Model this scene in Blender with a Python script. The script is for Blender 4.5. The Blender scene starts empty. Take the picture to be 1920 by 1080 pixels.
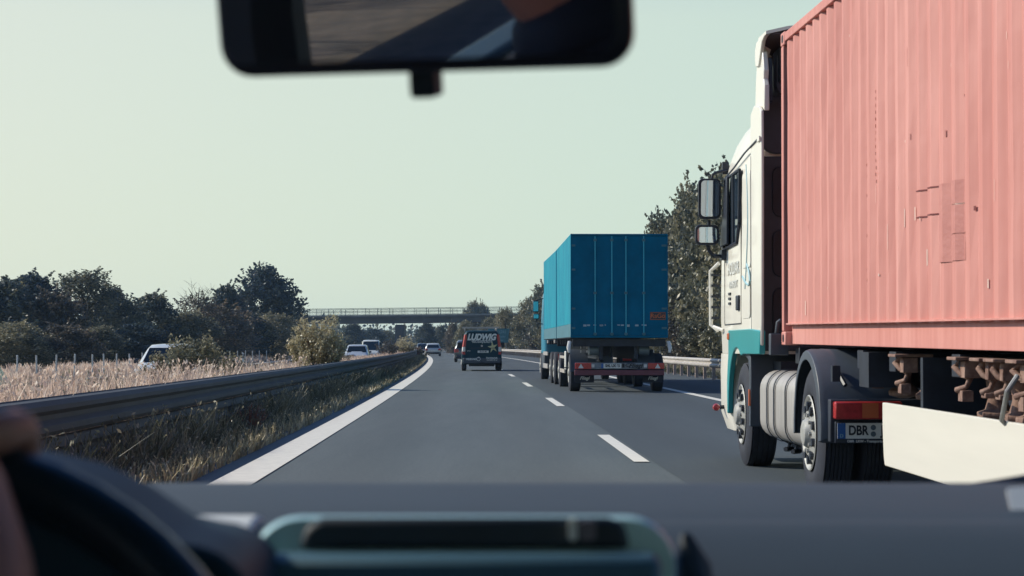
import bpy, bmesh, math, random
import numpy as np
from mathutils import Vector, Matrix
R = math.radians
S = bpy.context.scene
col = S.collection
random.seed(7)
rng = np.random.default_rng(11)

# ---------------------------------------------------------------- camera
FPX = 3570.0                       # focal length in photo pixels (1920 wide)
HY = 648.0                         # image row of the horizon
CAMZ = 1.2
cam = bpy.data.cameras.new('camera')
camo = bpy.data.objects.new('camera', cam)
col.objects.link(camo)
camo.location = (0, 0, CAMZ)
camo.rotation_euler = (R(90) + math.atan((HY - 540) / FPX), 0, 0)
cam.sensor_width = 36
cam.lens = 36 * FPX / 1920
cam.clip_start = 0.05
cam.clip_end = 9000
cam.dof.use_dof = True
cam.dof.focus_distance = 32
cam.dof.aperture_fstop = 10.5
S.camera = camo

# ---------------------------------------------------------------- sun and sky
SUN_EL, SUN_FWD = 33.0, 18.0       # elevation; degrees ahead of due left
sd = Vector((-math.cos(R(SUN_EL)) * math.cos(R(SUN_FWD)), math.cos(R(SUN_EL)) * math.sin(R(SUN_FWD)), math.sin(R(SUN_EL))))
sun = bpy.data.lights.new('sun', 'SUN')
sun.energy = 5.0
sun.angle = R(0.5)
sun.color = (1.0, 0.90, 0.71)
suno = bpy.data.objects.new('sun', sun)
col.objects.link(suno)
suno.rotation_euler = sd.to_track_quat('Z', 'Y').to_euler()

w = bpy.data.worlds.new('World')
S.world = w
w.use_nodes = True
nt = w.node_tree
nt.nodes.clear()
wo = nt.nodes.new('ShaderNodeOutputWorld')
bg = nt.nodes.new('ShaderNodeBackground')
sky = nt.nodes.new('ShaderNodeTexSky')
sky.sky_type = 'NISHITA'
sky.sun_disc = False
sky.sun_elevation = R(SUN_EL)
sky.sun_rotation = math.atan2(sd.x, sd.y)
sky.dust_density = 3.0
sky.air_density = 1.0
sky.ozone_density = 1.0
tc = nt.nodes.new('ShaderNodeTexCoord')
sp = nt.nodes.new('ShaderNodeSeparateXYZ')
ramp = nt.nodes.new('ShaderNodeValToRGB')
ramp.color_ramp.elements[0].position = 0.0
ramp.color_ramp.elements[0].color = (0.90, 0.90, 0.90, 1)
ramp.color_ramp.elements[1].position = 0.50
ramp.color_ramp.elements[1].color = (0, 0, 0, 1)
e = ramp.color_ramp.elements.new(0.17); e.color = (0.84, 0.84, 0.84, 1)
e = ramp.color_ramp.elements.new(0.30); e.color = (0.22, 0.22, 0.22, 1)
mix = nt.nodes.new('ShaderNodeMix'); mix.data_type = 'RGBA'; mix.blend_type = 'MIX'
# milky autumn air near the horizon, clearer blue overhead
rampx = nt.nodes.new('ShaderNodeMapRange')
rampx.inputs['From Min'].default_value = -0.35
rampx.inputs['From Max'].default_value = 0.35
mixh = nt.nodes.new('ShaderNodeMix'); mixh.data_type = 'RGBA'
mixh.inputs[6].default_value = (9.3, 9.7, 7.75, 1)
mixh.inputs[7].default_value = (6.95, 9.0, 7.6, 1)
nt.links.new(tc.outputs['Generated'], sp.inputs[0])
nt.links.new(sp.outputs[2], ramp.inputs[0])
nt.links.new(sp.outputs[0], rampx.inputs['Value'])
nt.links.new(rampx.outputs[0], mixh.inputs[0])
nt.links.new(ramp.outputs[0], mix.inputs[0])
tint = nt.nodes.new('ShaderNodeMix'); tint.data_type = 'RGBA'; tint.blend_type = 'MULTIPLY'; tint.inputs[0].default_value = 1
tint.inputs[7].default_value = (0.36, 0.74, 1.45, 1)
nt.links.new(sky.outputs[0], tint.inputs[6]); nt.links.new(tint.outputs[2], mix.inputs[6])
nt.links.new(mixh.outputs[2], mix.inputs[7])
nt.links.new(mix.outputs[2], bg.inputs[0])
nt.links.new(bg.outputs[0], wo.inputs[0])
bg.inputs[1].default_value = 0.10

S.view_settings.view_transform = 'Standard'
S.view_settings.look = 'None'
S.view_settings.exposure = -0.12
S.view_settings.gamma = 1
S.view_settings.use_curve_mapping = False
S.render.engine = 'CYCLES'
S.cycles.max_bounces = 8
S.cycles.transparent_max_bounces = 16

# ---------------------------------------------------------------- frames of reference
def PX(px, Y):            # lateral metre position seen at photo column px, at distance Y
    return (px - 960.0) * Y / FPX
def PZ(py, Y):
    return CAMZ - (py - HY) * Y / FPX
def E(Y):                 # left edge line of our carriageway
    return -2.15 - 0.0155 * Y - 0.000086 * Y * Y
def head(Y):              # heading of the road (rotation about z)
    return math.atan(0.0155 + 0.000172 * Y)

# ---------------------------------------------------------------- materials
MATS = {}
def mat(name, c, rough=0.6, metal=0.0, var=0.0, scale=3.0, bump=0.0, bscale=20.0, c2=None, stretch=None, coat=0.0, trans=0.0, spec=0.5, thr=None):
    if name in MATS: return MATS[name]
    m = bpy.data.materials.new(name); m.use_nodes = True
    n = m.node_tree; b = n.nodes['Principled BSDF']
    b.inputs['Roughness'].default_value = rough
    b.inputs['Metallic'].default_value = metal
    b.inputs['Coat Weight'].default_value = coat
    b.inputs['Specular IOR Level'].default_value = spec
    c = tuple(c) + (1,)
    b.inputs['Base Color'].default_value = c
    if var > 0 or c2 or bump > 0:
        t = n.nodes.new('ShaderNodeTexCoord'); mp = n.nodes.new('ShaderNodeMapping')
        n.links.new(t.outputs['Object'], mp.inputs[0])
        if stretch: mp.inputs['Scale'].default_value = stretch
    if var > 0 or c2:
        ns = n.nodes.new('ShaderNodeTexNoise'); ns.inputs['Scale'].default_value = scale; ns.inputs['Detail'].default_value = 6; ns.inputs['Roughness'].default_value = 0.65
        n.links.new(mp.outputs[0], ns.inputs[0])
        rp = n.nodes.new('ShaderNodeValToRGB')
        lo, hi = thr if thr else (0.3, 0.7)
        rp.color_ramp.elements[0].position = lo; rp.color_ramp.elements[1].position = hi
        if c2:
            rp.color_ramp.elements[0].color = c; rp.color_ramp.elements[1].color = tuple(c2) + (1,)
        else:
            rp.color_ramp.elements[0].color = tuple(x * (1 - var) for x in c[:3]) + (1,)
            rp.color_ramp.elements[1].color = tuple(min(1, x * (1 + var)) for x in c[:3]) + (1,)
        n.links.new(ns.outputs[0], rp.inputs[0]); n.links.new(rp.outputs[0], b.inputs['Base Color'])
    if bump > 0:
        n2 = n.nodes.new('ShaderNodeTexNoise'); n2.inputs['Scale'].default_value = bscale; n2.inputs['Detail'].default_value = 4
        n.links.new(mp.outputs[0], n2.inputs[0])
        bp = n.nodes.new('ShaderNodeBump'); bp.inputs['Strength'].default_value = bump; bp.inputs['Distance'].default_value = 0.02
        n.links.new(n2.outputs[0], bp.inputs['Height']); n.links.new(bp.outputs[0], b.inputs['Normal'])
    MATS[name] = m
    return m

def leaf_mat(name, ca, cb, cc, scale=0.6, transl=0.35):
    m = bpy.data.materials.new(name); m.use_nodes = True
    n = m.node_tree; n.nodes.clear()
    out = n.nodes.new('ShaderNodeOutputMaterial')
    at = n.nodes.new('ShaderNodeAttribute'); at.attribute_name = 'tint'
    t = n.nodes.new('ShaderNodeTexCoord')
    ns = n.nodes.new('ShaderNodeTexNoise'); ns.inputs['Scale'].default_value = scale; ns.inputs['Detail'].default_value = 3
    n.links.new(t.outputs['Object'], ns.inputs[0])
    oi = n.nodes.new('ShaderNodeObjectInfo')
    ad = n.nodes.new('ShaderNodeMath'); ad.operation = 'MULTIPLY_ADD'; ad.inputs[1].default_value = 0.55
    n.links.new(at.outputs['Fac'], ad.inputs[0]); 
    m2 = n.nodes.new('ShaderNodeMath'); m2.operation = 'MULTIPLY_ADD'; m2.inputs[1].default_value = 0.75
    n.links.new(ns.outputs[0], m2.inputs[0])
    m3 = n.nodes.new('ShaderNodeMath'); m3.operation = 'MULTIPLY_ADD'; m3.inputs[1].default_value = 0.25; m3.inputs[2].default_value = -0.27
    n.links.new(oi.outputs['Random'], m3.inputs[0]); n.links.new(m3.outputs[0], m2.inputs[2]); n.links.new(m2.outputs[0], ad.inputs[2])
    rp = n.nodes.new('ShaderNodeValToRGB')
    rp.color_ramp.elements[0].position = 0.2; rp.color_ramp.elements[0].color = tuple(ca) + (1,)
    rp.color_ramp.elements[1].position = 0.9; rp.color_ramp.elements[1].color = tuple(cc) + (1,)
    x = rp.color_ramp.elements.new(0.55); x.color = tuple(cb) + (1,)
    n.links.new(ad.outputs[0], rp.inputs[0])
    df = n.nodes.new('ShaderNodeBsdfDiffuse'); tr = n.nodes.new('ShaderNodeBsdfTranslucent'); mx = n.nodes.new('ShaderNodeMixShader'); mx.inputs[0].default_value = transl
    gl = n.nodes.new('ShaderNodeBsdfGlossy'); gl.inputs['Roughness'].default_value = 0.45
    mg = n.nodes.new('ShaderNodeMixShader'); mg.inputs[0].default_value = 0.05
    n.links.new(rp.outputs[0], df.inputs[0]); n.links.new(rp.outputs[0], tr.inputs[0])
    n.links.new(df.outputs[0], mx.inputs[1]); n.links.new(tr.outputs[0], mx.inputs[2])
    n.links.new(mx.outputs[0], mg.inputs[1]); n.links.new(gl.outputs[0], mg.inputs[2]); n.links.new(mg.outputs[0], out.inputs[0])
    MATS[name] = m
    return m

def grit(name, c, c2, rough=0.9, fine=60.0, coarse=0.35, bump=0.3, streak=None, tracks=None):
    """asphalt / soil: coarse patches, fine grain, optional lengthwise streaks"""
    m = bpy.data.materials.new(name); m.use_nodes = True
    n = m.node_tree; b = n.nodes['Principled BSDF']; b.inputs['Roughness'].default_value = rough
    t = n.nodes.new('ShaderNodeTexCoord')
    a = n.nodes.new('ShaderNodeTexNoise'); a.inputs['Scale'].default_value = coarse; a.inputs['Detail'].default_value = 8; a.inputs['Roughness'].default_value = 0.7
    mp = n.nodes.new('ShaderNodeMapping')
    if streak: mp.inputs['Scale'].default_value = streak
    n.links.new(t.outputs['Object'], mp.inputs[0]); n.links.new(mp.outputs[0], a.inputs[0])
    f = n.nodes.new('ShaderNodeTexNoise'); f.inputs['Scale'].default_value = fine; f.inputs['Detail'].default_value = 3
    n.links.new(t.outputs['Object'], f.inputs[0])
    mm = n.nodes.new('ShaderNodeMath'); mm.operation = 'MULTIPLY_ADD'; mm.inputs[1].default_value = 0.6
    m2 = n.nodes.new('ShaderNodeMath'); m2.operation = 'MULTIPLY'; m2.inputs[1].default_value = 0.45
    n.links.new(f.outputs[0], m2.inputs[0]); n.links.new(a.outputs[0], mm.inputs[0]); n.links.new(m2.outputs[0], mm.inputs[2])
    rp = n.nodes.new('ShaderNodeValToRGB'); rp.color_ramp.elements[0].position = 0.35; rp.color_ramp.elements[1].position = 0.7
    rp.color_ramp.elements[0].color = tuple(c) + (1,); rp.color_ramp.elements[1].color = tuple(c2) + (1,)
    n.links.new(mm.outputs[0], rp.inputs[0]); n.links.new(rp.outputs[0], b.inputs['Base Color'])
    if tracks is not None:     # polished wheel tracks follow the lane: offset o = x - E(y)
        sx_ = n.nodes.new('ShaderNodeSeparateXYZ'); n.links.new(t.outputs['Object'], sx_.inputs[0])
        def mth(op, a_, b_, c_=None):
            q = n.nodes.new('ShaderNodeMath'); q.operation = op
            for k_, v_ in enumerate((a_, b_, c_)):
                if v_ is None: continue
                if isinstance(v_, (int, float)): q.inputs[k_].default_value = v_
                else: n.links.new(v_, q.inputs[k_])
            return q.outputs[0]
        yy = mth('MULTIPLY', sx_.outputs[1], sx_.outputs[1]); o1 = mth('MULTIPLY_ADD', sx_.outputs[1], 0.0155, 2.15 - tracks)
        o2 = mth('MULTIPLY_ADD', yy, 0.000086, o1); o3 = mth('ADD', o2, sx_.outputs[0]); cs = mth('COSINE', mth('MULTIPLY', o3, 2 * math.pi / 1.875), 0.0)
        f3 = mth('MULTIPLY_ADD', mth('POWER', mth('MULTIPLY_ADD', cs, .5, .5), 2.0), mth('MULTIPLY', a.outputs[0], -.26), 1.04)
        mt = n.nodes.new('ShaderNodeMix'); mt.data_type = 'RGBA'; mt.blend_type = 'MULTIPLY'; mt.inputs[0].default_value = 1
        n.links.new(rp.outputs[0], mt.inputs[6]); n.links.new(f3, mt.inputs[7]); n.links.new(mt.outputs[2], b.inputs['Base Color'])
    bp = n.nodes.new('ShaderNodeBump'); bp.inputs['Strength'].default_value = bump; bp.inputs['Distance'].default_value = 0.01
    n.links.new(f.outputs[0], bp.inputs['Height']); n.links.new(bp.outputs[0], b.inputs['Normal'])
    MATS[name] = m
    return m

RUBBER = mat('rubber', (0.016, 0.020, 0.032), 0.8, var=0.3, scale=6)
SIDEW = mat('dusty_rubber', (0.05, 0.05, 0.062), 0.85, var=0.25, scale=8)
BLACKP = mat('black_plastic', (0.010, 0.016, 0.030), 0.45, var=0.25, scale=4)
DKMET = mat('dark_steel', (0.018, 0.024, 0.038), 0.55, 0.2, var=0.4, scale=5)
GREYP = mat('grey_plastic', (0.045, 0.058, 0.078), 0.5, var=0.2, scale=3)
STEEL = mat('wheel_steel', (0.36, 0.36, 0.34), 0.55, 0.3, var=0.25, scale=9)
ALU = mat('dull_aluminium', (0.40, 0.38, 0.36), 0.5, 0.35, var=0.15, scale=3, stretch=(1, 6, 1))
GALV = mat('galvanised_steel', (0.46, 0.42, 0.38), 0.5, 0.3, var=0.18, scale=1.5)
RUST = mat('rusty_steel', (0.13, 0.065, 0.05), 0.85, 0.0, c2=(0.34, 0.22, 0.17), scale=12, bump=.3, bscale=30)
WHITEP = mat('white_paint', (0.78, 0.75, 0.66), 0.35, var=0.05, scale=1.5, coat=0.3)
SKIRTW = mat('white_panel', (0.66, 0.63, 0.55), 0.45, var=0.04, scale=1.2, stretch=(1, .4, 6), bump=0.05, bscale=1.5)
TEALP = mat('teal_paint', (0.03, 0.33, 0.34), 0.35, var=0.08, scale=2, coat=0.3)
GLASSD = mat('dark_glass', (0.010, 0.020, 0.034), 0.06, spec=0.45)
REDL = mat('red_lens', (0.42, 0.035, 0.035), 0.2, var=0.25, scale=25)
ORL = mat('amber_lens', (0.55, 0.13, 0.05), 0.2)
WHL = mat('clear_lens', (0.6, 0.6, 0.58), 0.2)
PLATE = mat('plate_white', (0.62, 0.62, 0.58), 0.4)
PLBLUE = mat('plate_blue', (0.01, 0.09, 0.30), 0.4)
INK = mat('plate_ink', (0.01, 0.012, 0.02), 0.5)
MIRR = mat('mirror_glass', (0.42, 0.48, 0.54), 0.03, 1.0)

# ---------------------------------------------------------------- mesh helpers
class MB:
    def __init__(s): s.v = []; s.f = []
    def add(s, vs, fs):
        k = len(s.v); s.v += [tuple(p) for p in vs]; s.f += [tuple(i + k for i in f) for f in fs]; return s
    def box(s, x0, x1, y0, y1, z0, z1):
        return s.add([(x0, y0, z0), (x1, y0, z0), (x1, y1, z0), (x0, y1, z0), (x0, y0, z1), (x1, y0, z1), (x1, y1, z1), (x0, y1, z1)],
                     [(0, 3, 2, 1), (4, 5, 6, 7), (0, 1, 5, 4), (1, 2, 6, 5), (2, 3, 7, 6), (3, 0, 4, 7)])
    def prism(s, pts, a0, a1, axis='x'):
        """closed polygon extruded along an axis. pts are the two other coords in order"""
        n = len(pts)
        def mk(p, a):
            return (a, p[0], p[1]) if axis == 'x' else ((p[0], a, p[1]) if axis == 'y' else (p[0], p[1], a))
        vs = [mk(p, a0) for p in pts] + [mk(p, a1) for p in pts]
        fs = [tuple(range(n))[::-1], tuple(range(n, 2 * n))] + [(i, (i + 1) % n, n + (i + 1) % n, n + i) for i in range(n)]
        return s.add(vs, fs)
    def rings(s, rs, close=True, cap=True):
        """list of equal-length vertex rings joined in a row"""
        n = len(rs[0]); vs = [p for r in rs for p in r]; fs = []
        for k in range(len(rs) - 1):
            for i in range(n if close else n - 1):
                j = (i + 1) % n
                fs.append((k * n + i, k * n + j, (k + 1) * n + j, (k + 1) * n + i))
        if cap and close:
            fs.append(tuple(range(n))[::-1]); fs.append(tuple(range((len(rs) - 1) * n, len(rs) * n)))
        return s.add(vs, fs)
    def lathe(s, prof, cx, cy, cz, axis='x', n=28, cap=True):
        """prof: list of (along, radius)"""
        rs = []
        for a, r in prof:
            ring = []
            for i in range(n):
                t = 2 * math.pi * i / n; u, v = r * math.cos(t), r * math.sin(t)
                ring.append((cx + a, cy + u, cz + v) if axis == 'x' else ((cx + u, cy + a, cz + v) if axis == 'y' else (cx + u, cy + v, cz + a)))
            rs.append(ring)
        return s.rings(rs, True, cap)
    def cyl(s, p, q, r, n=10, r2=None):
        p, q = Vector(p), Vector(q); d = (q - p).normalized()
        a = d.orthogonal().normalized(); b = d.cross(a)
        r2 = r if r2 is None else r2
        return s.rings([[p + (a * math.cos(2 * math.pi * i / n) + b * math.sin(2 * math.pi * i / n)) * r for i in range(n)],
                        [q + (a * math.cos(2 * math.pi * i / n) + b * math.sin(2 * math.pi * i / n)) * r2 for i in range(n)]])
    def tube(s, pts, rad, n=10):
        pts = [Vector(p) for p in pts]; rs = []; a = None
        for i, p in enumerate(pts):
            d = (pts[min(i + 1, len(pts) - 1)] - pts[max(i - 1, 0)]).normalized()
            a = d.orthogonal().normalized() if a is None else (a - d * a.dot(d)).normalized()
            b = d.cross(a); r = rad[i] if isinstance(rad, (list, tuple)) else rad
            rs.append([p + (a * math.cos(2 * math.pi * k / n) + b * math.sin(2 * math.pi * k / n)) * r for k in range(n)])
        return s.rings(rs)
    def build(s, name, m, parent=None, bevel=0, seg=2, smooth=35, sub=0, solid=0):
        me = bpy.data.meshes.new(name); me.from_pydata(s.v, [], s.f)
        bm = bmesh.new(); bm.from_mesh(me); bmesh.ops.recalc_face_normals(bm, faces=bm.faces); bm.to_mesh(me); bm.free()
        return finish(me, name, m, parent, bevel, seg, smooth, sub, solid)

def finish(me, name, m, parent=None, bevel=0, seg=2, smooth=35, sub=0, solid=0):
    me.materials.append(m)
    if smooth:
        me.polygons.foreach_set('use_smooth', [True] * len(me.polygons))
        if not sub: me.set_sharp_from_angle(angle=R(smooth))
    o = bpy.data.objects.new(name, me); col.objects.link(o)
    if parent: o.parent = parent
    if solid:
        q = o.modifiers.new('solid', 'SOLIDIFY'); q.thickness = solid; q.offset = 0
    if bevel:
        q = o.modifiers.new('bevel', 'BEVEL'); q.width = bevel; q.segments = seg; q.limit_method = 'ANGLE'; q.angle_limit = R(40)
    if sub:
        q = o.modifiers.new('sub', 'SUBSURF'); q.levels = sub; q.render_levels = sub
    return o

def tag(o, label=None, cat=None, group=None, kind=None):
    if label: o['label'] = label
    if cat: o['category'] = cat
    if group: o['group'] = group
    if kind: o['kind'] = kind
    return o
def empty(name, loc=(0, 0, 0), rz=0, rx=0):
    o = bpy.data.objects.new(name, None); o.empty_display_size = 0.3; col.objects.link(o)
    o.location = loc; o.rotation_euler = (rx, 0, rz)
    return o
KIDS = {}
def copy_tree(o, parent=None):
    c = o.copy(); col.objects.link(c); c.parent = parent
    for ch in o.children: copy_tree(ch, c)
    return c
def ordn(k):
    w_ = ['first', 'second', 'third', 'fourth', 'fifth', 'sixth', 'seventh', 'eighth', 'ninth', 'tenth', 'eleventh', 'twelfth', 'thirteenth', 'fourteenth', 'fifteenth', 'sixteenth', 'seventeenth', 'eighteenth', 'nineteenth', 'twentieth']
    return w_[k] if k < 20 else '%dth' % (k + 1)

def text(name, body, size, m, parent, loc, rot=(R(90), 0, 0), shear=0, offset=0, align='CENTER', ext=0.0015, sx=1.0, spacing=1.0):
    cu = bpy.data.curves.new(name, 'FONT'); cu.body = body; cu.size = size; cu.align_x = align; cu.align_y = 'CENTER'
    cu.shear = shear; cu.offset = offset; cu.extrude = ext; cu.space_character = spacing
    t = bpy.data.objects.new(name, cu); col.objects.link(t)
    bpy.context.view_layer.update()
    me = bpy.data.meshes.new_from_object(t.evaluated_get(bpy.context.evaluated_depsgraph_get()))
    bpy.data.objects.remove(t)
    me.materials.clear(); me.materials.append(m); me.name = name
    o = bpy.data.objects.new(name, me); col.objects.link(o)
    o.location = loc; o.rotation_euler = rot; o.scale = (sx, 1, 1)
    if parent: o.parent = parent
    return o

def quads_mesh(name, V, tint=None):
    """V: (n,4,3) array of quads"""
    n = V.shape[0]
    me = bpy.data.meshes.new(name)
    me.vertices.add(n * 4); me.vertices.foreach_set('co', V.reshape(-1).astype(np.float32))
    me.loops.add(n * 4); me.loops.foreach_set('vertex_index', np.arange(n * 4, dtype=np.int32))
    me.polygons.add(n); me.polygons.foreach_set('loop_start', np.arange(0, n * 4, 4, dtype=np.int32))
    me.polygons.foreach_set('loop_total', np.full(n, 4, dtype=np.int32))
    me.update(calc_edges=True)
    if tint is not None:
        a = me.attributes.new('tint', 'FLOAT', 'FACE'); a.data.foreach_set('value', tint.astype(np.float32))
    me.validate()
    return me

def leaves(C, size, aspect=0.6, up=0.3, g=rng):
    """one leaf quad per centre in C; size array or scalar"""
    n = len(C)
    d = g.normal(size=(n, 3)); d[:, 2] += up; d /= np.linalg.norm(d, axis=1)[:, None]
    e = g.normal(size=(n, 3)); e -= d * (e * d).sum(1)[:, None]; e /= np.linalg.norm(e, axis=1)[:, None]
    sz = (size * g.uniform(0.6, 1.3, n))[:, None]
    a, b = d * sz, e * sz * aspect
    return np.stack([C - a, C + b * 0.9 - a * 0.1, C + a, C - b * 0.9 - a * 0.1], 1)
# ================================================================ ground, roads
GRD = grit('dry_soil', (0.05, 0.045, 0.038), (0.13, 0.10, 0.075), fine=14, coarse=0.5)
ASPH = grit('asphalt', (0.044, 0.063, 0.070), (0.100, 0.120, 0.126), fine=28, coarse=0.5, bump=0.4, streak=(1.6, 0.12, 1), tracks=.95)
ASPH2 = grit('darker_asphalt', (0.027, 0.040, 0.050), (0.056, 0.072, 0.082), fine=28, coarse=0.5, bump=0.4, streak=(1.6, 0.12, 1), tracks=.95 + 3.75)
LINE = mat('road_paint', (0.70, 0.67, 0.58), 0.7, var=0.10, scale=7, c2=None)
def gz(o):
    """ground height against offset from our left edge line"""
    P = [(-400, -0.3), (-60, -0.3), (-17.2, -0.42), (-15.5, -0.40), (-6.4, -0.34), (-5.2, -0.2), (-2.2, -0.02), (-0.4, 0.0), (11.2, 0.0), (13, 0.15), (20, 0.8), (40, 1.0), (400, 1.0)]
    for (a, za), (b, zb) in zip(P, P[1:]):
        if o <= b: return za + (zb - za) * (o - a) / (b - a)
    return P[-1][1]
Ys = [-120, -60, -30] + list(range(-20, 120, 4)) + list(range(120, 500, 10)) + [520, 560, 620, 700, 850, 1100, 1600, 2400, 3800]
offs = [-3000, -400, -60, -35, -17.2, -15.5, -6.4, -5.2, -3.6, -2.2, -0.4, 11.2, 13, 20, 40, 400, 3000]
def Ec(Y): return E(min(Y, 620)) - (max(0, Y - 620) * 0.12)
g = MB(); vs = [(Ec(Y) + o, Y, gz(o) - 0.02 * (1 if -16 < o < 11.2 else 0)) for Y in Ys for o in offs]; n = len(offs)
g.add(vs, [(i * n + j, i * n + j + 1, (i + 1) * n + j + 1, (i + 1) * n + j) for i in range(len(Ys) - 1) for j in range(n - 1)])
tag(g.build('ground', GRD, smooth=0), kind='structure')
def ribbon(o0, o1, z, Y0, Y1, step=4):
    k = max(1, int((Y1 - Y0) / step)); vs = []
    for i in range(k + 1):
        Y = Y0 + (Y1 - Y0) * i / k
        vs += [(E(Y) + o0, Y, z), (E(Y) + o1, Y, z)]
    return vs, [(2 * i, 2 * i + 1, 2 * i + 3, 2 * i + 2) for i in range(k)]
m = MB(); m.add(*ribbon(-0.55, 11.0, 0.0, -60, 620)); tag(m.build('road', ASPH, smooth=0), kind='structure')
m = MB(); m.add(*ribbon(3.95, 10.95, 0.004, -60, 620)); tag(m.build('slow_lane', ASPH2, smooth=0), kind='structure')
m = MB(); m.add(*ribbon(-15.4, -6.5, -0.36 + 0.02, -60, 620)); tag(m.build('opposite_road', ASPH, smooth=0), kind='structure')
m = MB(); m.add(*ribbon(-0.19, 0.19, 0.009, -60, 620)); tag(m.build('left_edge_line', LINE, smooth=0), kind='structure')
m = MB(); m.add(*ribbon(7.4, 7.62, 0.009, -60, 620)); tag(m.build('right_edge_line', LINE, smooth=0), kind='structure')
m = MB(); Y = 19.6 - 18 * 2
while Y < 600:
    m.add(*ribbon(3.74, 3.90, 0.009, Y, Y + 5.9, 2)); Y += 18
tag(m.build('lane_line', LINE, smooth=0), kind='structure')
m = MB(); m.add(*ribbon(-15.2, -15.0, -0.335, -60, 600)); m.add(*ribbon(-7.2, -7.0, -0.335, -60, 600))
Y = 0
while Y < 600:
    m.add(*ribbon(-11.2, -11.05, -0.335, Y, Y + 6, 2)); Y += 18
tag(m.build('opposite_lane_line', LINE, smooth=0), kind='structure')

# ================================================================ crash barriers
def guardrail(label, off, Y0, Y1, side, step, m_rail, m_post, z0=0.0, dbl=False):
    """side=+1: beam faces +x"""
    root = empty('crash_barrier', (E(Y0) + off, Y0, z0))
    tag(root, label, 'crash barrier')
    o0 = Vector(root.location)
    prof = [(0, .75), (.05, .74), (.085, .70), (.085, .66), (.03, .62), (.03, .58), (.085, .54), (.085, .49), (.05, .45), (0, .44), (-.012, .46), (.035, .49), (.06, .52), (.0, .58), (.0, .62), (.06, .68), (.03, .72), (-.012, .735)]
    b = MB(); rs = []
    k = int((Y1 - Y0) / 2)
    for i in range(k + 1):
        Y = Y0 + (Y1 - Y0) * i / k
        rs.append([(E(Y) + off + side * (p[0] + 0.06) - o0.x, Y - o0.y, p[1]) for p in prof])
    b.rings(rs); b.build('beam', m_rail, root)
    if dbl:      # lower beam
        b = MB(); rs = []
        for i in range(k + 1):
            Y = Y0 + (Y1 - Y0) * i / k
            rs.append([(E(Y) + off + side * (p[0] * .8 + 0.05) - o0.x, Y - o0.y, p[1] - .314) for p in prof])
        b.rings(rs); b.build('beam', m_rail, root)
    if dbl:      # second beam on the other face and cap
        b = MB(); rs = []
        for i in range(k + 1):
            Y = Y0 + (Y1 - Y0) * i / k
            rs.append([(E(Y) + off - side * (p[0] + 0.06) - o0.x, Y - o0.y, p[1]) for p in prof])
        b.rings(rs); b.build('beam', m_rail, root)
    Y = Y0 + 0.5; first = None; cnt = 0; rest = MB()
    while Y < Y1 - 0.3:
        if cnt < 100:
            if first is None:
                p = MB(); p.box(-.055, .055, -.07, .07, -.3, .72); p.box(.0, .06 * side if side > 0 else -.06, -.09, .09, .5, .7)
                first = p.build('post', m_post, root); o = first
            else:
                o = first.copy(); col.objects.link(o); o.parent = root
            o.location = (E(Y) + off - o0.x, Y - o0.y, 0)
        else:
            rest.box(E(Y) + off - o0.x - .05, E(Y) + off - o0.x + .05, Y - o0.y - .03, Y - o0.y + .03, -.3, .72)
        cnt += 1; Y += step
    if rest.v: tag(rest.build('post', m_post, root), kind='stuff')
    return root
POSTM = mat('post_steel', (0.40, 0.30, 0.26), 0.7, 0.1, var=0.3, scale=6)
RAILD = mat('shade_darkened_barrier_steel', (0.050, 0.062, 0.075), 0.8, 0.0, var=0.2, scale=1.2)  # galvanised steel darkened, shade of the road-side face put into the colour
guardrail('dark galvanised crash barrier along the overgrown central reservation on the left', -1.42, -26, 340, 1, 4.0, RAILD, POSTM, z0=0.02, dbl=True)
guardrail('sunlit pale crash barrier along the right shoulder below the trees', 10.6, 18, 330, -1, 2.4, GALV, POSTM)
guardrail('barrier on the far side of the central reservation facing the oncoming lanes', -5.8, -26, 330, -1, 4.0, GALV, POSTM, z0=-0.22)

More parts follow.
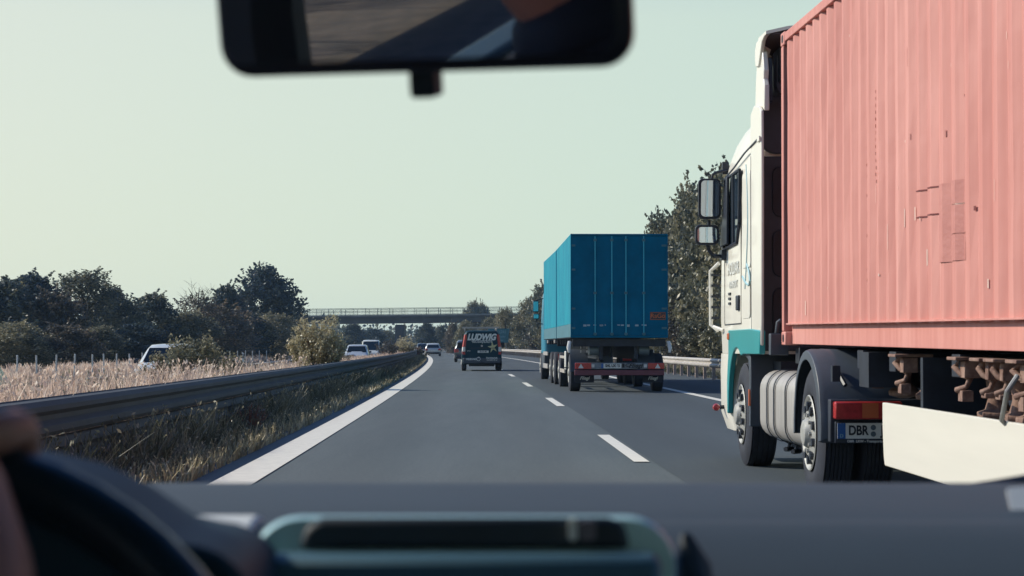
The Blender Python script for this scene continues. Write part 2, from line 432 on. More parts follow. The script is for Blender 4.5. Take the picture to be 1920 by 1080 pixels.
# ================================================================ verge plants (stuff)
def blades(name, m, areas, seed, kind='stuff', label=None, cat=None):
    """areas: (o0,o1,Y0,Y1,count,h0,h1,width,lean)"""
    g = np.random.default_rng(seed); V = []; T = []
    for (o0, o1, Y0, Y1, cnt, h0, h1, wd, lean) in areas:
        # clumped positions
        ncl = max(3, cnt // 40)
        co = g.uniform(o0, o1, ncl); cy = Y0 + (Y1 - Y0) * g.uniform(0, 1, ncl) ** 1.3
        k = g.integers(0, ncl, cnt); hs = g.uniform(0.35, 1.0, ncl); ct = g.uniform(0, 1, ncl)
        cw = g.choice([.12, .22, .4], ncl)
        o = co[k] + g.normal(size=cnt) * cw[k]; Yv = cy[k] + g.normal(size=cnt) * cw[k] * 1.4
        o = np.clip(o, o0, o1)
        x = -2.15 - 0.0155 * Yv - 0.000086 * Yv ** 2 + o
        z = np.array([gz(q) for q in o]) - 0.01
        h = g.uniform(h0, h1, cnt) * hs[k]
        a = g.uniform(0, 2 * math.pi, cnt); wv = wd * g.uniform(.6, 1.4, cnt)
        ux, uy = np.cos(a) * wv, np.sin(a) * wv
        lx, ly = g.normal(size=cnt) * lean * h, g.normal(size=cnt) * lean * h
        base = np.stack([x, Yv, z], 1); mid = base + np.stack([lx * .35, ly * .35, h * .55], 1); tip = base + np.stack([lx, ly, h], 1)
        u = np.stack([ux, uy, 0 * ux], 1)
        V.append(np.stack([base - u * .5, base + u * .5, mid + u, mid - u], 1)); V.append(np.stack([mid - u, mid + u, tip + u * .25, tip - u * .25], 1))
        t = np.clip(ct[k] * .6 + g.uniform(0, .4, cnt), 0, 1); T += [t, t]
        # seed heads
        q = g.uniform(size=cnt) < .5
        L = leaves(tip[q], 0.014 + .02 * h[q], .5, 1.2, g); V.append(L); T.append(np.clip(t[q] + .2, 0, 1))
    me = quads_mesh(name, np.concatenate(V), np.concatenate(T))
    o = finish(me, name, m, smooth=0); tag(o, label, cat, kind=kind)
    return o
STRAW = leaf_mat('straw', (0.34, 0.24, 0.19), (0.82, 0.63, 0.50), (0.94, 0.84, 0.68), scale=1.3, transl=.45)
VERGEG = leaf_mat('verge_green', (0.04, 0.045, 0.03), (0.13, 0.13, 0.075), (0.42, 0.38, 0.26), scale=1.0, transl=.25)
blades('median_grass', STRAW, [(-5.5, -1.8, -16, 8, 9000, .5, 1.0, .007, .22), (-5.6, -1.75, 8, 45, 42000, .45, 1.05, .008, .22), (-5.6, -1.75, 45, 110, 26000, .4, .8, .014, .2), (-5.6, -1.75, 110, 330, 22000, .4, .8, .03, .2)], 3,
       label='tall dry pinkish grass covering the central reservation', cat='dry grass')
blades('verge_grass', VERGEG, [(-1.32, -.95, 10, 60, 9000, .22, .62, .006, .35), (-1.3, -.9, 60, 160, 5000, .2, .5, .012, .3), (-1.35, -.72, 12, 50, 15000, .06, .30, .006, .4), (-1.3, -.5, 50, 140, 14000, .06, .24, .012, .4), 
       (-1.3, -.4, 140, 320, 9000, .08, .26, .03, .3)], 4, label='low shaded weeds between the left edge line and the barrier', cat='grass')
GOLD = leaf_mat('golden_tufts', (0.16, 0.14, 0.08), (0.42, 0.36, 0.22), (0.74, 0.66, 0.44), scale=2.0, transl=.25)
blades('verge_tufts', GOLD, [(-.70, -.40, 14, 45, 3600, .08, .28, .008, .3), (-.66, -.38, 45, 150, 4200, .08, .26, .016, .3), (-1.2, -.7, 16, 60, 700, .1, .35, .007, .3)], 14, label='sunlit golden grass tufts beside the left edge line', cat='dry grass')
blades('median_weeds', VERGEG, [(-5.5, -2.0, 8, 60, 5000, .3, 1.0, .012, .35)], 15, label='greenish weeds growing among the dry grass of the central reservation', cat='weeds')
blades('far_verge_grass', STRAW, [(-24, -16.2, 50, 330, 26000, .3, .8, .035, .25)], 5, label='pale dry grass beyond the oncoming lanes under the trees', cat='dry grass')
blades('shoulder_grass', VERGEG, [(11.0, 12.6, 20, 120, 14000, .08, .35, .010, .35), (11.0, 13, 120, 330, 12000, .1, .4, .03, .3)], 6, label='short grass strip at the foot of the right barrier', cat='grass')

# ================================================================ trees and bushes
G1 = leaf_mat('leaf_dark', (0.015, 0.036, 0.066), (0.055, 0.080, 0.080), (0.28, 0.26, 0.16))  # navy dark stops of the first three leaf colours put blue shade into them
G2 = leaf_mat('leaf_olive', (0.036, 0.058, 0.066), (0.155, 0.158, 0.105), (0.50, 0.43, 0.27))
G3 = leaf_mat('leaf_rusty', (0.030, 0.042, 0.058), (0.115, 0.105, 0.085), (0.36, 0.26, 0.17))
G4 = leaf_mat('leaf_silver', (0.15, 0.14, 0.085), (0.44, 0.39, 0.24), (0.78, 0.68, 0.46), scale=2.0)
BARK = mat('bark', (0.06, 0.05, 0.045), 0.9, var=0.4, scale=12, bump=.4)
TWIG = mat('red_twig', (0.24, 0.10, 0.07), 0.8, var=0.3, scale=12)

def crown_mesh(name, H, Wd, n, seed, leaf, base=0.08, shape=1.0, ragged=0.22):
    """crown of leaf clumps, height H, half width Wd; starts at base*H"""
    g = np.random.default_rng(seed)
    ncl = 90
    th = g.uniform(0, 2 * math.pi, ncl); t = g.uniform(0, 1, ncl) ** .85
    prof = np.sin(np.clip(t * .86 + .12, 0, 1) * math.pi) ** .6 * (1 - .25 * t * shape)
    lob = 1 + .25 * np.sin(th * 3 + seed) * np.sin(t * 7 + seed)
    rr = Wd * prof * lob * g.uniform(.35, 1, ncl) ** .5
    C = np.stack([rr * np.cos(th), rr * np.sin(th), H * (base + (1 - base) * t * g.uniform(.93, 1.03, ncl))], 1)
    k = g.integers(0, ncl, n)
    sg = Wd * ragged * g.uniform(.6, 1.4, ncl)
    d = g.normal(size=(n, 3)); d /= np.linalg.norm(d, axis=1)[:, None]
    rad = g.uniform(0, 1, n) ** .45
    P = C[k] + d * (rad * sg[k] * 1.5)[:, None] * np.array([1, 1, .85])
    P[:, 2] = np.abs(P[:, 2])
    ct = g.uniform(0, 1, ncl)
    tint = np.clip(ct[k] * .55 + g.uniform(0, .45, n), 0, 1); SP = []
    for i in range(70):            # single shoots standing out of the outline
        c0 = C[g.integers(0, ncl)]; dr = np.array([c0[0], c0[1], 0.0]); dr = dr / (np.linalg.norm(dr) + .01) * g.uniform(.2, 1) + np.array([0, 0, g.uniform(.5, 1.6)]) + g.normal(size=3) * .25
        dr /= np.linalg.norm(dr); L_ = Wd * g.uniform(.28, .62); q = g.uniform(.2, 1, 26)[:, None]
        SP.append(c0 + dr * q * L_ + g.normal(size=(26, 3)) * .09 * (1.25 - q))
    SP = np.concatenate(SP); P = np.concatenate([P, SP]); P[:, 2] = np.abs(P[:, 2]); tint = np.concatenate([tint, g.uniform(.2, .9, len(SP))])
    return quads_mesh(name, leaves(P, leaf, .62, .2, g), tint)

def trunk_mb(H, Wd, seed, r=.16, limbs=9):
    q = random.Random(seed); b = MB()
    pts = [(0, 0, -.3), (q.uniform(-.1, .1), q.uniform(-.1, .1), H * .3), (q.uniform(-.25, .25), q.uniform(-.25, .25), H * .62), (q.uniform(-.3, .3), q.uniform(-.3, .3), H * .93)]
    b.tube(pts, [r, r * .8, r * .45, r * .1], 7)
    for i in range(limbs):
        t = q.uniform(.18, .8); z = H * t; a = q.uniform(0, 6.28); L = Wd * q.uniform(.5, .95) * (1.1 - t * .5)
        p0 = (0, 0, z * .9); p1 = (math.cos(a) * L * .5, math.sin(a) * L * .5, z + L * .3); p2 = (math.cos(a) * L, math.sin(a) * L, z + L * .8)
        b.tube([p0, p1, p2], [r * .4, r * .25, r * .06], 5)
    return b

def bare_top(b, H, Wd, seed, n=26):
    q = random.Random(seed)
    for i in range(n // 2):
        a = q.uniform(0, 6.28); z = H * q.uniform(.45, .75); L = Wd * q.uniform(.15, .75); zt = H * (q.uniform(.86, 1.06) - .22 * (L / Wd))
        p0 = Vector((math.cos(a) * L * .2, math.sin(a) * L * .2, z)); p2 = Vector((math.cos(a) * L, math.sin(a) * L, zt))
        m_ = (p0 + p2) / 2 + Vector((q.uniform(-.2, .2), q.uniform(-.2, .2), -.1))
        b.tube([p0, m_, p2], [.03, .02, .006], 4)
        for j in range(5):
            t_ = q.uniform(.3, .95); s0 = m_.lerp(p2, t_) if t_ > .4 else p0.lerp(m_, .8)
            d_ = Vector((q.uniform(-.6, .6), q.uniform(-.6, .6), q.uniform(.3, .9))) * q.uniform(.4, 1.1)
            b.tube([s0, s0 + d_ * .5 + Vector((0, 0, .05)), s0 + d_], [.012, .008, .004], 4)
    return b

PROTO = {}
def proto(kind):
    if kind in PROTO: return PROTO[kind]
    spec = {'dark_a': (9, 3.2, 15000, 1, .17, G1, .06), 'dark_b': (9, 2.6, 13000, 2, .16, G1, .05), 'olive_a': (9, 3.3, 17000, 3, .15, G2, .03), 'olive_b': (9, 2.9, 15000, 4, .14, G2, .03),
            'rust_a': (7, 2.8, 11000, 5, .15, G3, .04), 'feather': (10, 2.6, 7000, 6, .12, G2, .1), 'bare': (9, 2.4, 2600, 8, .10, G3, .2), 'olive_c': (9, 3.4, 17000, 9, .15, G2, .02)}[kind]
    H, Wd, n_, sd_, lf, lm, base = spec
    t = empty('tree', (0, 0, 0)); t['_h'] = H; t['_w'] = Wd
    tb = trunk_mb(H, Wd, sd_)
    if kind in ('bare', 'feather'): bare_top(tb, H, Wd, sd_, 40)
    tb.build('trunk', BARK, t)
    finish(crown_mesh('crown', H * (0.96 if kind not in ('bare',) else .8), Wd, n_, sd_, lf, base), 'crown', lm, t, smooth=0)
    PROTO[kind] = t
    t['_used'] = 0
    return t
def place_tree(kind, px, topy, Y, wpx, label, group, name='tree', base_off=None, zb=None):
    p = proto(kind); H = PZ(topy, Y) ; X = PX(px, Y)
    o_ = X - E(Y); z0 = gz(o_) if zb is None else zb
    if p['_used'] == 0: t = p; p['_used'] = 1
    else:
        t = copy_tree(p)
    t.name = name
    s = (H - z0) / p['_h']; sx = wpx * Y / FPX / 2 / p['_w']
    t.location = (X, Y, z0); t.scale = (sx, sx, s); t.rotation_euler = (0, 0, random.uniform(0, 6.28))
    tag(t, label, 'tree', group)
    return t
LG = 'trees beyond the oncoming lanes'
left = [('dark_a', 5, 528, 150, 130, 'dark green tree cut by the left edge of the picture'),
        ('dark_b', 58, 516, 155, 110, 'dense dark tree beside the leftmost one beyond the oncoming lanes'),
        ('rust_a', 100, 548, 150, 90, 'rust tinged tree between the dark tree and the tall feathery one'),
        ('feather', 158, 508, 160, 120, 'tall feathery topped tree, highest of the left clump'),
        ('dark_a', 205, 548, 165, 90, 'round dark tree just right of the tall feathery one'),
        ('olive_b', 232, 562, 165, 60, 'narrow olive tree on the left edge of the dip in the tree line'),
        ('dark_b', 286, 552, 175, 80, 'pointed dark tree standing between two dips of the left tree line'),
        ('bare', 366, 528, 185, 90, 'nearly bare tree with thin twigs above the left bushes'),
        ('dark_b', 424, 536, 200, 60, 'small tree with a sparse top between the bare tree and the tallest one'),
        ('bare', 438, 545, 205, 60, 'thin bare twigged tree directly beside the tallest left tree'),
        ('dark_a', 496, 503, 230, 95, 'tallest dark tree beside the left end of the bridge'),
        ('olive_a', 345, 585, 178, 95, 'low wide olive tree under the bare tree on the left'),
        ('rust_a', 405, 575, 190, 110, 'brownish bushy tree left of the tallest tree by the bridge'),
        ('olive_c', 512, 590, 215, 90, 'low olive bushy tree in front of the tallest left tree'),
        ('dark_b', 462, 585, 212, 70, 'low dark tree filling the gap below the tallest left tree'),
        ('olive_a', 20, 605, 135, 110, 'low pale olive bush-like tree at the left edge of the picture'),
        ('rust_a', 120, 610, 138, 90, 'low rusty bush-like tree below the left clump'),
        ('olive_b', 185, 615, 142, 80, 'low olive bush-like tree below the tall feathery tree'),
        ('dark_a', 250, 610, 150, 100, 'low dark bush-like tree behind the oncoming silver car')]
for k in left: place_tree(k[0], k[1], k[2], k[3], k[4] * 1.45, k[5], LG)
RG = 'trees along the right shoulder'
right = [(82, 290, 'olive_a', 150), (90, 310, 'olive_b', 140), (98, 322, 'olive_c', 130), (106, 340, 'olive_a', 118), (113, 362, 'olive_b', 90), (128, 408, 'olive_c', 90), (143, 470, 'dark_a', 80), (160, 490, 'olive_a', 80),
         (180, 505, 'olive_b', 75), (205, 520, 'olive_c', 70), (228, 530, 'olive_a', 66), (250, 540, 'olive_b', 56), (275, 560, 'olive_c', 48)]
for i, (Y, ty, kd, wpx) in enumerate(right):
    X = E(Y) + 15.8
    place_tree(kd, 960 + X * FPX / Y, ty, Y, wpx * 1.55, 'olive green tree, %s from the front in the row behind the right barrier' % ordn(i), RG)
    if i % 1 == 0 and Y < 230:
        X = E(Y) + 13.9
        px_ = 960 + X * FPX / Y
        place_tree(['olive_c', 'olive_a', 'rust_a', 'olive_b'][i % 4], px_, HY - (3.4 - 1.2 + random.uniform(-.3, .9)) * FPX / Y, Y + 3, wpx * .95,
                   'low bushy undergrowth tree, %s from the front right behind the right barrier' % ordn(i), 'undergrowth along the right shoulder')
BG_ = 'trees around the bridge'
far = [('olive_a', 885, 566, 345, 44, 'small round tree top showing above the bridge railing'), ('olive_b', 905, 572, 350, 40, 'lower tree top beside the round one above the bridge railing'),
       ('rust_a', 850, 606, 300, 34, 'rust coloured tree below the bridge, left of the van'), ('olive_c', 872, 603, 296, 42, 'olive tree under the bridge just behind the dark van'),
       ('olive_b', 826, 612, 380, 36, 'olive tree under the bridge above the silver hatchback'), ('dark_a', 800, 606, 370, 40, 'dark tree under the bridge right of its pillar'),
       ('olive_a', 918, 596, 292, 46, 'olive tree under the right end of the bridge behind the blue sign'), ('olive_c', 948, 580, 286, 50, 'olive tree hiding the right end of the bridge'),
       ('dark_b', 662, 608, 400, 56, 'dark tree under the bridge right of the silvery bush'), ('dark_a', 700, 617, 420, 60, 'dark tree under the bridge left of its pillar'), ('olive_a', 728, 620, 430, 36, 'small olive tree touching the bridge pillar on its left')]
for k in far: place_tree(*k, BG_)
# far wood, one mass
g = np.random.default_rng(50); C = []
for i in range(900):
    Y = g.uniform(520, 760); X = g.uniform(-260, 160); h = g.uniform(4, 6.5) + 1 * math.sin(X * .05)
    d = g.normal(size=(42, 3)) * np.array([3.2, 3, 2.6]); P = np.array([X, Y, h - 3]) + d; P[:, 2] = np.abs(P[:, 2]); C.append(P)
C = np.concatenate(C)
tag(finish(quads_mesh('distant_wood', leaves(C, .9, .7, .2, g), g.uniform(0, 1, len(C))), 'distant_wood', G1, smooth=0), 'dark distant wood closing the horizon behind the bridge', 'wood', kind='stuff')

# median bushes
def bush(px, topy, Y, wpx, n, leafsz, lm, label, seed, stems=True, dz=0, lightbase=True):
    g = np.random.default_rng(seed); X = PX(px, Y); z0 = gz(X - E(Y)) + dz; H = PZ(topy, Y) - z0; Wd = wpx * Y / FPX / 2
    t = empty('bush', (X, Y, z0)); tag(t, label, 'bush', 'bushes on the central reservation')
    b = MB(); q = random.Random(seed); tips = []
    ns = 46
    for i in range(ns):
        a = q.uniform(0, 6.28); rr = Wd * q.uniform(.1, 1.0) ** .7
        bx, by = math.cos(a) * rr * .35, math.sin(a) * rr * .35
        tx, ty = math.cos(a) * rr * .92, math.sin(a) * rr * .92
        hh = H * (q.uniform(.62, 1.0)) * (1 - .38 * (rr / Wd) ** 2.2)
        mid = ((bx + tx) / 2 * .9, (by + ty) / 2 * .9, hh * .55)
        b.tube([(bx, by, -.1), mid, (tx, ty, hh)], [.012, .009, .003], 4); tips.append((mid, (tx, ty, hh), (bx, by)))
    b.build('stems', TWIG, t)
    P = []; T = []
    for (mid, tip, bb) in tips:
        k = n // ns; u = g.uniform(.30, 1, k) ** .8; u = u[:, None]
        L = np.where(u < .5, np.array([bb[0], bb[1], 0]) * (1 - u * 2) + np.array(mid) * u * 2, np.array(mid) * (2 - u * 2) + np.array(tip) * (u * 2 - 1))
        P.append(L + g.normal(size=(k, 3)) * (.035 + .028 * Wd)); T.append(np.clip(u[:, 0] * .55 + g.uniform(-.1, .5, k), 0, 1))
    finish(quads_mesh('foliage', leaves(np.concatenate(P), leafsz, .6, .5, g), np.concatenate(T)), 'foliage', lm, t, smooth=0)
    return t
bush(597, 576, 52, 132, 11000, .040, G4, 'tall silvery green bush with reddish stems right of the left trees', 61)
bush(360, 624, 40, 205, 20000, .034, G2, 'olive brown bush partly hiding the oncoming silver car', 62)
bush(640, 648, 88, 50, 1500, .035, G2, 'low dark bush at the right foot of the tall silvery bush', 63)
bush(728, 634, 175, 60, 1800, .07, G3, 'brownish bush in the median left of the golden one', 64)
bush(760, 626, 190, 52, 2400, .08, G4, 'golden topped bush in the median below the bridge pillar', 65)
bush(783, 648, 230, 26, 900, .08, G3, 'small brown bush at the far end of the median barrier', 66)
bush(300, 668, 34, 70, 2400, .025, G3, 'low reddish brown bush in front of the oncoming silver car', 67)
bush(455, 672, 60, 44, 900, .03, G3, 'small russet weed bush beside the far barrier of the median', 68)
# weeds in front of the barrier, sunlit tips
bush(600, 715, 42, 60, 900, .022, G3, 'small dry weed clump in front of the left barrier', 69)
bush(468, 752, 26, 90, 900, .018, G3, 'reddish dry weed clump at the foot of the near left barrier', 70)

# ================================================================ bridge
CONC = mat('concrete', (0.085, 0.095, 0.11), 0.85, var=0.25, scale=.5, bump=.1)
CONCL = mat('pale_concrete', (0.20, 0.21, 0.21), 0.85, var=0.2, scale=.5)
RAILM = mat('bridge_rail_steel', (0.05, 0.09, 0.11), 0.6, var=.2, scale=2)
YB = 323
br = empty('road_bridge', (PX(748, YB), YB, 0), rz=0)
tag(br, 'long grey concrete bridge with steel railing crossing the motorway', 'bridge')
k_ = YB / FPX
xl, xr = (430 - 748) * k_, (1010 - 748) * k_
zl, zr = PZ(609, YB), PZ(602.5, YB)          # underside
def slab(name, m, h0, h1, y0, y1, bev=0):
    b = MB()
    b.add([(xl, y0, zl + h0), (xr, y0, zr + h0), (xr, y1, zr + h0), (xl, y1, zl + h0), (xl, y0, zl + h1), (xr, y0, zr + h1), (xr, y1, zr + h1), (xl, y1, zl + h1)],
          [(0, 3, 2, 1), (4, 5, 6, 7), (0, 1, 5, 4), (1, 2, 6, 5), (2, 3, 7, 6), (3, 0, 4, 7)])
    return b.build(name, m, br)
slab('girder', CONC, 0, .95, .5, 8.5); slab('deck', CONC, .953, 1.15, 0, 9); slab('parapet_cap', CONCL, 1.153, 1.4, -.06, .4)
slab('parapet_cap', CONCL, 1.153, 1.4, 8.6, 9.06)
def zline(x): return zl + (zr - zl) * (x - xl) / (xr - xl) + 1.4
for yy in (.1, 8.8):
    b = MB()
    for hh, th in ((1.12, .035), (.62, .03), (.08, .03)):
        b.add([(xl, yy, zl + 1.4 + hh - th), (xr, yy, zr + 1.4 + hh - th), (xr, yy + .06, zr + 1.4 + hh - th), (xl, yy + .06, zl + 1.4 + hh - th), (xl, yy, zl + 1.4 + hh + th), (xr, yy, zr + 1.4 + hh + th), (xr, yy + .06, zr + 1.4 + hh + th), (xl, yy + .06, zl + 1.4 + hh + th)],
              [(0, 3, 2, 1), (4, 5, 6, 7), (0, 1, 5, 4), (1, 2, 6, 5), (2, 3, 7, 6), (3, 0, 4, 7)])
    x = xl + .3; i = 0
    while x < xr:
        r_ = .05 if i % 9 == 0 else .012
        b.box(x - r_, x + r_, yy, yy + .05, zline(x), zline(x) + 1.12); x += .23; i += 1
    b.build('railing', RAILM, br)
b = MB(); b.rings([[(-.75, .8, -.5), (.75, .8, -.5), (.75, 8, -.5), (-.75, 8, -.5)], [(-.75, .8, zl + .05), (.75, .8, zl + .05), (.75, 8, zl + .05), (-.75, 8, zl + .05)]])
b.build('pier', CONC, br, bevel=.25)
b = MB(); b.box(.55 + .4, 1.02, .3, .36, 1, zl + .1); b.build('drain_pipe', CONCL, br)

# ================================================================ white posts on the far verge, delineators
WPOST = mat('post_white', (0.62, 0.62, 0.58), 0.6, var=.15, scale=8)
pp = None; 
for i, px_ in enumerate([-4, 33, 70, 106, 140, 174, 196, 220, 244, 268, 292, 315, 333, 350, 432, 446, 460, 474, 487, 500]):
    Y = 3570 * 19.5 / (880 - px_); X = PX(px_, Y)
    if pp is None:
        b = MB(); b.box(-.035, .035, -.035, .035, -.2, 1.18); pp = b.build('fence_post', WPOST, bevel=.01); o = pp
    else:
        o = pp.copy(); col.objects.link(o)
    o.location = (X, Y, -.42 + random.uniform(-.03, .03)); o.rotation_euler = (0, R(random.uniform(-2, 2)), 0)
    tag(o, 'slim pale post, %s from the left on the far verge under the trees' % ordn(i), 'post', 'pale posts along the far verge')
def delineator(px_, Y, z0, label):
    t = empty('delineator_post', (PX(px_, Y), Y, z0)); tag(t, label, 'delineator')
    b = MB(); b.prism([(-.06, -.1), (.06, -.1), (.06, 1.0), (-.06, 1.1)], -.05, .05, 'y'); b.build('post', WPOST, t, bevel=.01)
    b = MB(); b.box(-.062, .062, -.052, .052, .72, .95); b.build('black_band', INK, t)
    b = MB(); b.box(-.03, .03, -.058, -.052, .76, .92); b.build('reflector', WHL, t)
delineator(966.5, 240, .0, 'white delineator post standing behind the right barrier near the blue sign')
delineator(456, 110, -.25, 'white delineator post above the far barrier right of the olive brown bush')

# blue direction sign
SIGNB = mat('sign_blue', (0.004, 0.13, 0.17), 0.4, var=.1, scale=3)
YS = 262
t = empty('road_sign', (PX(935, YS), YS, 0), rz=R(0)); tag(t, 'teal blue motorway sign on posts rising behind the dark van', 'road sign')
s_ = YS / FPX
b = MB(); b.prism([((915 - 935) * s_, PZ(645, YS)), ((953 - 935) * s_, PZ(642.5, YS)), ((955 - 935) * s_, PZ(616, YS)), ((915 - 935) * s_, PZ(616, YS))], -.04, .04, 'y'); b.build('sign_panel', SIGNB, t)
b = MB(); b.box(-1.1, -1.0, .05, .15, -.1, PZ(617, YS)); b.build('post', GALV, t); b = MB(); b.box(.95, 1.05, .05, .15, -.1, PZ(617, YS)); b.build('post', GALV, t)
SW = mat('sign_white', (.16, .34, .40), .5)
text('lettering', '(26)', .55, SW, t, (.55, -.045, PZ(622, YS))); text('lettering', 'haler', .42, SW, t, (.55, -.045, PZ(631, YS))); text('lettering', 'm', .42, SW, t, (.4, -.045, PZ(638, YS)))
# ================================================================ vehicle helpers
def wheel(parent, x, y, r, wd, side, rim_r=None, dual=False, rimm=None, dish=0.0, detail=True, tread=0):
    """outer face at x; side -1 = left of the vehicle. wheel > rim"""
    rim_r = rim_r or r * .56; rimm = rimm or STEEL; s = -side     # inward direction
    root = MB()
    ws = [wd] if not dual else [wd, wd]
    a0 = 0
    for k, w_ in enumerate(ws):
        sh = r * .09
        prof = [(.02, rim_r), (.0, rim_r * 1.12), (.0, r * .78), (.015, r * .93), (sh * .7, r * .99)]
        if tread:
            nb = tread; 
            for i in range(nb):
                u0 = sh + (w_ - 2 * sh) * (i + .12) / nb; u1 = sh + (w_ - 2 * sh) * (i + .82) / nb
                prof += [(u0 - .003, r - .012), (u0, r), (u1, r), (u1 + .003, r - .012)]
        else: prof += [(sh, r), (w_ - sh, r)]
        prof += [(w_ - sh * .7, r * .99), (w_ - .015, r * .93), (w_, r * .78), (w_ - .02, rim_r)]
        root.lathe([(s * (a0 + a), q) for a, q in prof], 0, 0, 0, 'x', 40, cap=False)
        a0 += w_ + .04
    o = root.build('wheel', RUBBER, parent); o.location = (x, y, r)
    b = MB()
    d = dish
    prof = [(-.006, rim_r * 1.03), (-.012, rim_r * 1.0), (-.004, rim_r * .95), (.03 + d * .5, rim_r * .90), (.05 + d, rim_r * .84), (.02 + d, rim_r * .62), (.02 + d, rim_r * .42), (-.0 + d, rim_r * .38), (-.02 + d, rim_r * .33), (-.03 + d, rim_r * .22), (-.032 + d, .001)]
    b.lathe([(s * a, q) for a, q in prof], 0, 0, 0, 'x', 36, cap=False)
    if detail:
        for i in range(10):
            t = 2 * math.pi * i / 10
            b.lathe([(s * (d + .0), .001), (s * (d - .0), .016), (s * (d + .03), .018)], 0, math.cos(t) * rim_r * .5, math.sin(t) * rim_r * .5, 'x', 6, cap=False)
    rim = b.build('rim', rimm, o)
    if detail:
        b = MB()
        for i in range(10):
            t = 2 * math.pi * (i + .5) / 10; ring = []
            for k in range(10):
                q = 2 * math.pi * k / 10
                rr = rim_r * .72 + math.cos(q) * rim_r * .13; tt = t + math.sin(q) * .16
                ring.append((s * (.026 + d), math.cos(tt) * rr, math.sin(tt) * rr))
            ring2 = [(s * (.09 + d), p[1], p[2]) for p in ring]
            off = [(p[0] - s * .016, p[1], p[2]) for p in ring]
            b = MB(); b.rings([off, ring2]); b.build('hand_hole', BLACKP, o)
    return o

def rrect(x0, x1, y0, y1, r, n=5):
    pts = []
    for cx, cy, a0 in ((x1 - r, y1 - r, 0), (x0 + r, y1 - r, 90), (x0 + r, y0 + r, 180), (x1 - r, y0 + r, 270)):
        for i in range(n + 1):
            a = R(a0 + 90 * i / n); pts.append((cx + r * math.cos(a), cy + r * math.sin(a)))
    return pts

# ================================================================ white tractor unit
tr = empty('truck', (3.5, 19.1, 0.0), rz=R(1.04))
tag(tr, 'white and teal articulated lorry cab hauling the red container', 'truck')
WB = -4.1
b = MB(); lv = [(1.12, 1.235, 1.38), (1.5, 1.245, 1.42), (2.2, 1.24, 1.38), (2.6, 1.232, 1.28), (2.95, 1.222, 1.12), (3.10, 1.205, .92), (3.25, 1.17, .66), (3.36, 1.12, .42), (3.46, 1.04, .15), (3.54, .94, -.15), (3.6, .8, -.4)]
rs = []
for z, hw, yf in lv:
    rs.append([(p[0], p[1], z) for p in rrect(-hw, hw, -1.0, yf, .16, 6)])
b.rings(rs); b.build('cab', WHITEP, tr, smooth=30)
b = MB()                     # dark recessed rear wall with pressings
b.box(-1.16, 1.16, -1.03, -1.003, 1.15, 3.0); b.build('rear_wall', GREYP, tr, bevel=.02)
for z0, z1 in ((1.25, 1.75), (1.85, 2.3), (2.42, 2.9)):
    b = MB(); b.prism(rrect(-1.05, 1.05, z0, z1, .08), -1.05, -1.03, 'y'); b.build('rear_wall_pressing', BLACKP, tr, bevel=.008)
b = MB(); b.prism(rrect(-1.16, 1.16, 3.02, 3.62, .14), -1.06, -1.004, 'y'); b.build('rear_roof_panel', GREYP, tr, bevel=.015)
# side collars (air deflectors behind the cab)
for sx in (-1, 1):
    b = MB(); prof = [(-.98, 1.2), (-1.58, 1.2), (-1.60, 1.42), (-1.64, 2.6), (-1.64, 3.36), (-1.50, 3.42), (-1.2, 3.46), (-.98, 3.40)]
    b.prism(prof, sx * 1.215, sx * 1.245, 'x'); b.build('side_deflector', WHITEP, tr, bevel=.012)
    b = MB(); prof = [(-1.05, 3.42), (-1.5, 3.40), (-1.62, 3.36), (-1.62, 3.60), (-1.57, 3.66), (-1.60, 3.74), (-1.52, 3.92), (-1.35, 4.0), (-1.2, 3.9), (-1.1, 3.7)]
    b.prism([(p[0], p[1]) for p in prof], sx * 1.16, sx * 1.21, 'x'); b.build('roof_deflector_side', WHITEP, tr, bevel=.01)
    b = MB(); b.prism([(-1.3, 3.45), (-1.58, 3.45), (-1.55, 3.86), (-1.3, 3.9)], sx * 1.12, sx * 1.158, 'x'); b.build('deflector_inner', BLACKP, tr, bevel=.01)
b = MB(); rs = []            # top spoiler, a curved shell
for i in range(13):
    a = -1 + 2 * i / 12; xx = a * 1.225; drop = .07 * abs(a) ** 6
    yo = -.10 * abs(a) ** 4; rs.append([(xx, -1.08 + yo, 3.86 - drop * .3), (xx, -1.12 + yo, 4.02 - drop), (xx, -1.22 + yo, 4.10 - drop), (xx, -1.40, 4.14 - drop), (xx, -1.85, 4.13 - drop), (xx, -1.85, 4.10 - drop), (xx, -1.40, 4.10 - drop), (xx, -1.25 + yo, 4.06 - drop), (xx, -1.16 + yo, 3.98 - drop), (xx, -1.12 + yo, 3.86 - drop * .3)])
b.rings(rs); b.build('roof_spoiler', WHITEP, tr)
for sx in (-1, 1):
    b = MB(); b.prism([(-1.84, 4.05), (-1.60, 4.0), (-1.38, 3.80), (-1.22, 3.82), (-1.17, 3.88), (-1.17, 3.98), (-1.26, 4.05)], sx * 1.19, sx * 1.228, 'x'); b.build('spoiler_cheek', WHITEP, tr, bevel=.01)
b = MB(); rs = []
for i in range(9):
    xx = (-1 + 2 * i / 8) * 1.18; rs.append([(xx, -1.17, 3.9), (xx, -1.26, 4.0), (xx, -1.40, 4.045), (xx, -1.84, 4.045), (xx, -1.84, 4.03), (xx, -1.40, 4.03), (xx, -1.27, 3.98), (xx, -1.19, 3.9)])
b.rings(rs); b.build('spoiler_dark_shell', mat('brown_grey_underside', (.07, .05, .05), .7, var=.2, scale=6), tr)  # dark shell added to darken the spoiler's underside
b = MB(); rs = [[(p[0], y_, p[1]) for p in rrect(-1.08 + i_, 1.08 - i_, 3.55, 3.98 - i_, .08, 4)] for y_, i_ in ((-1.36, .03), (-1.33, 0), (-1.12, 0))]; b.rings(rs)
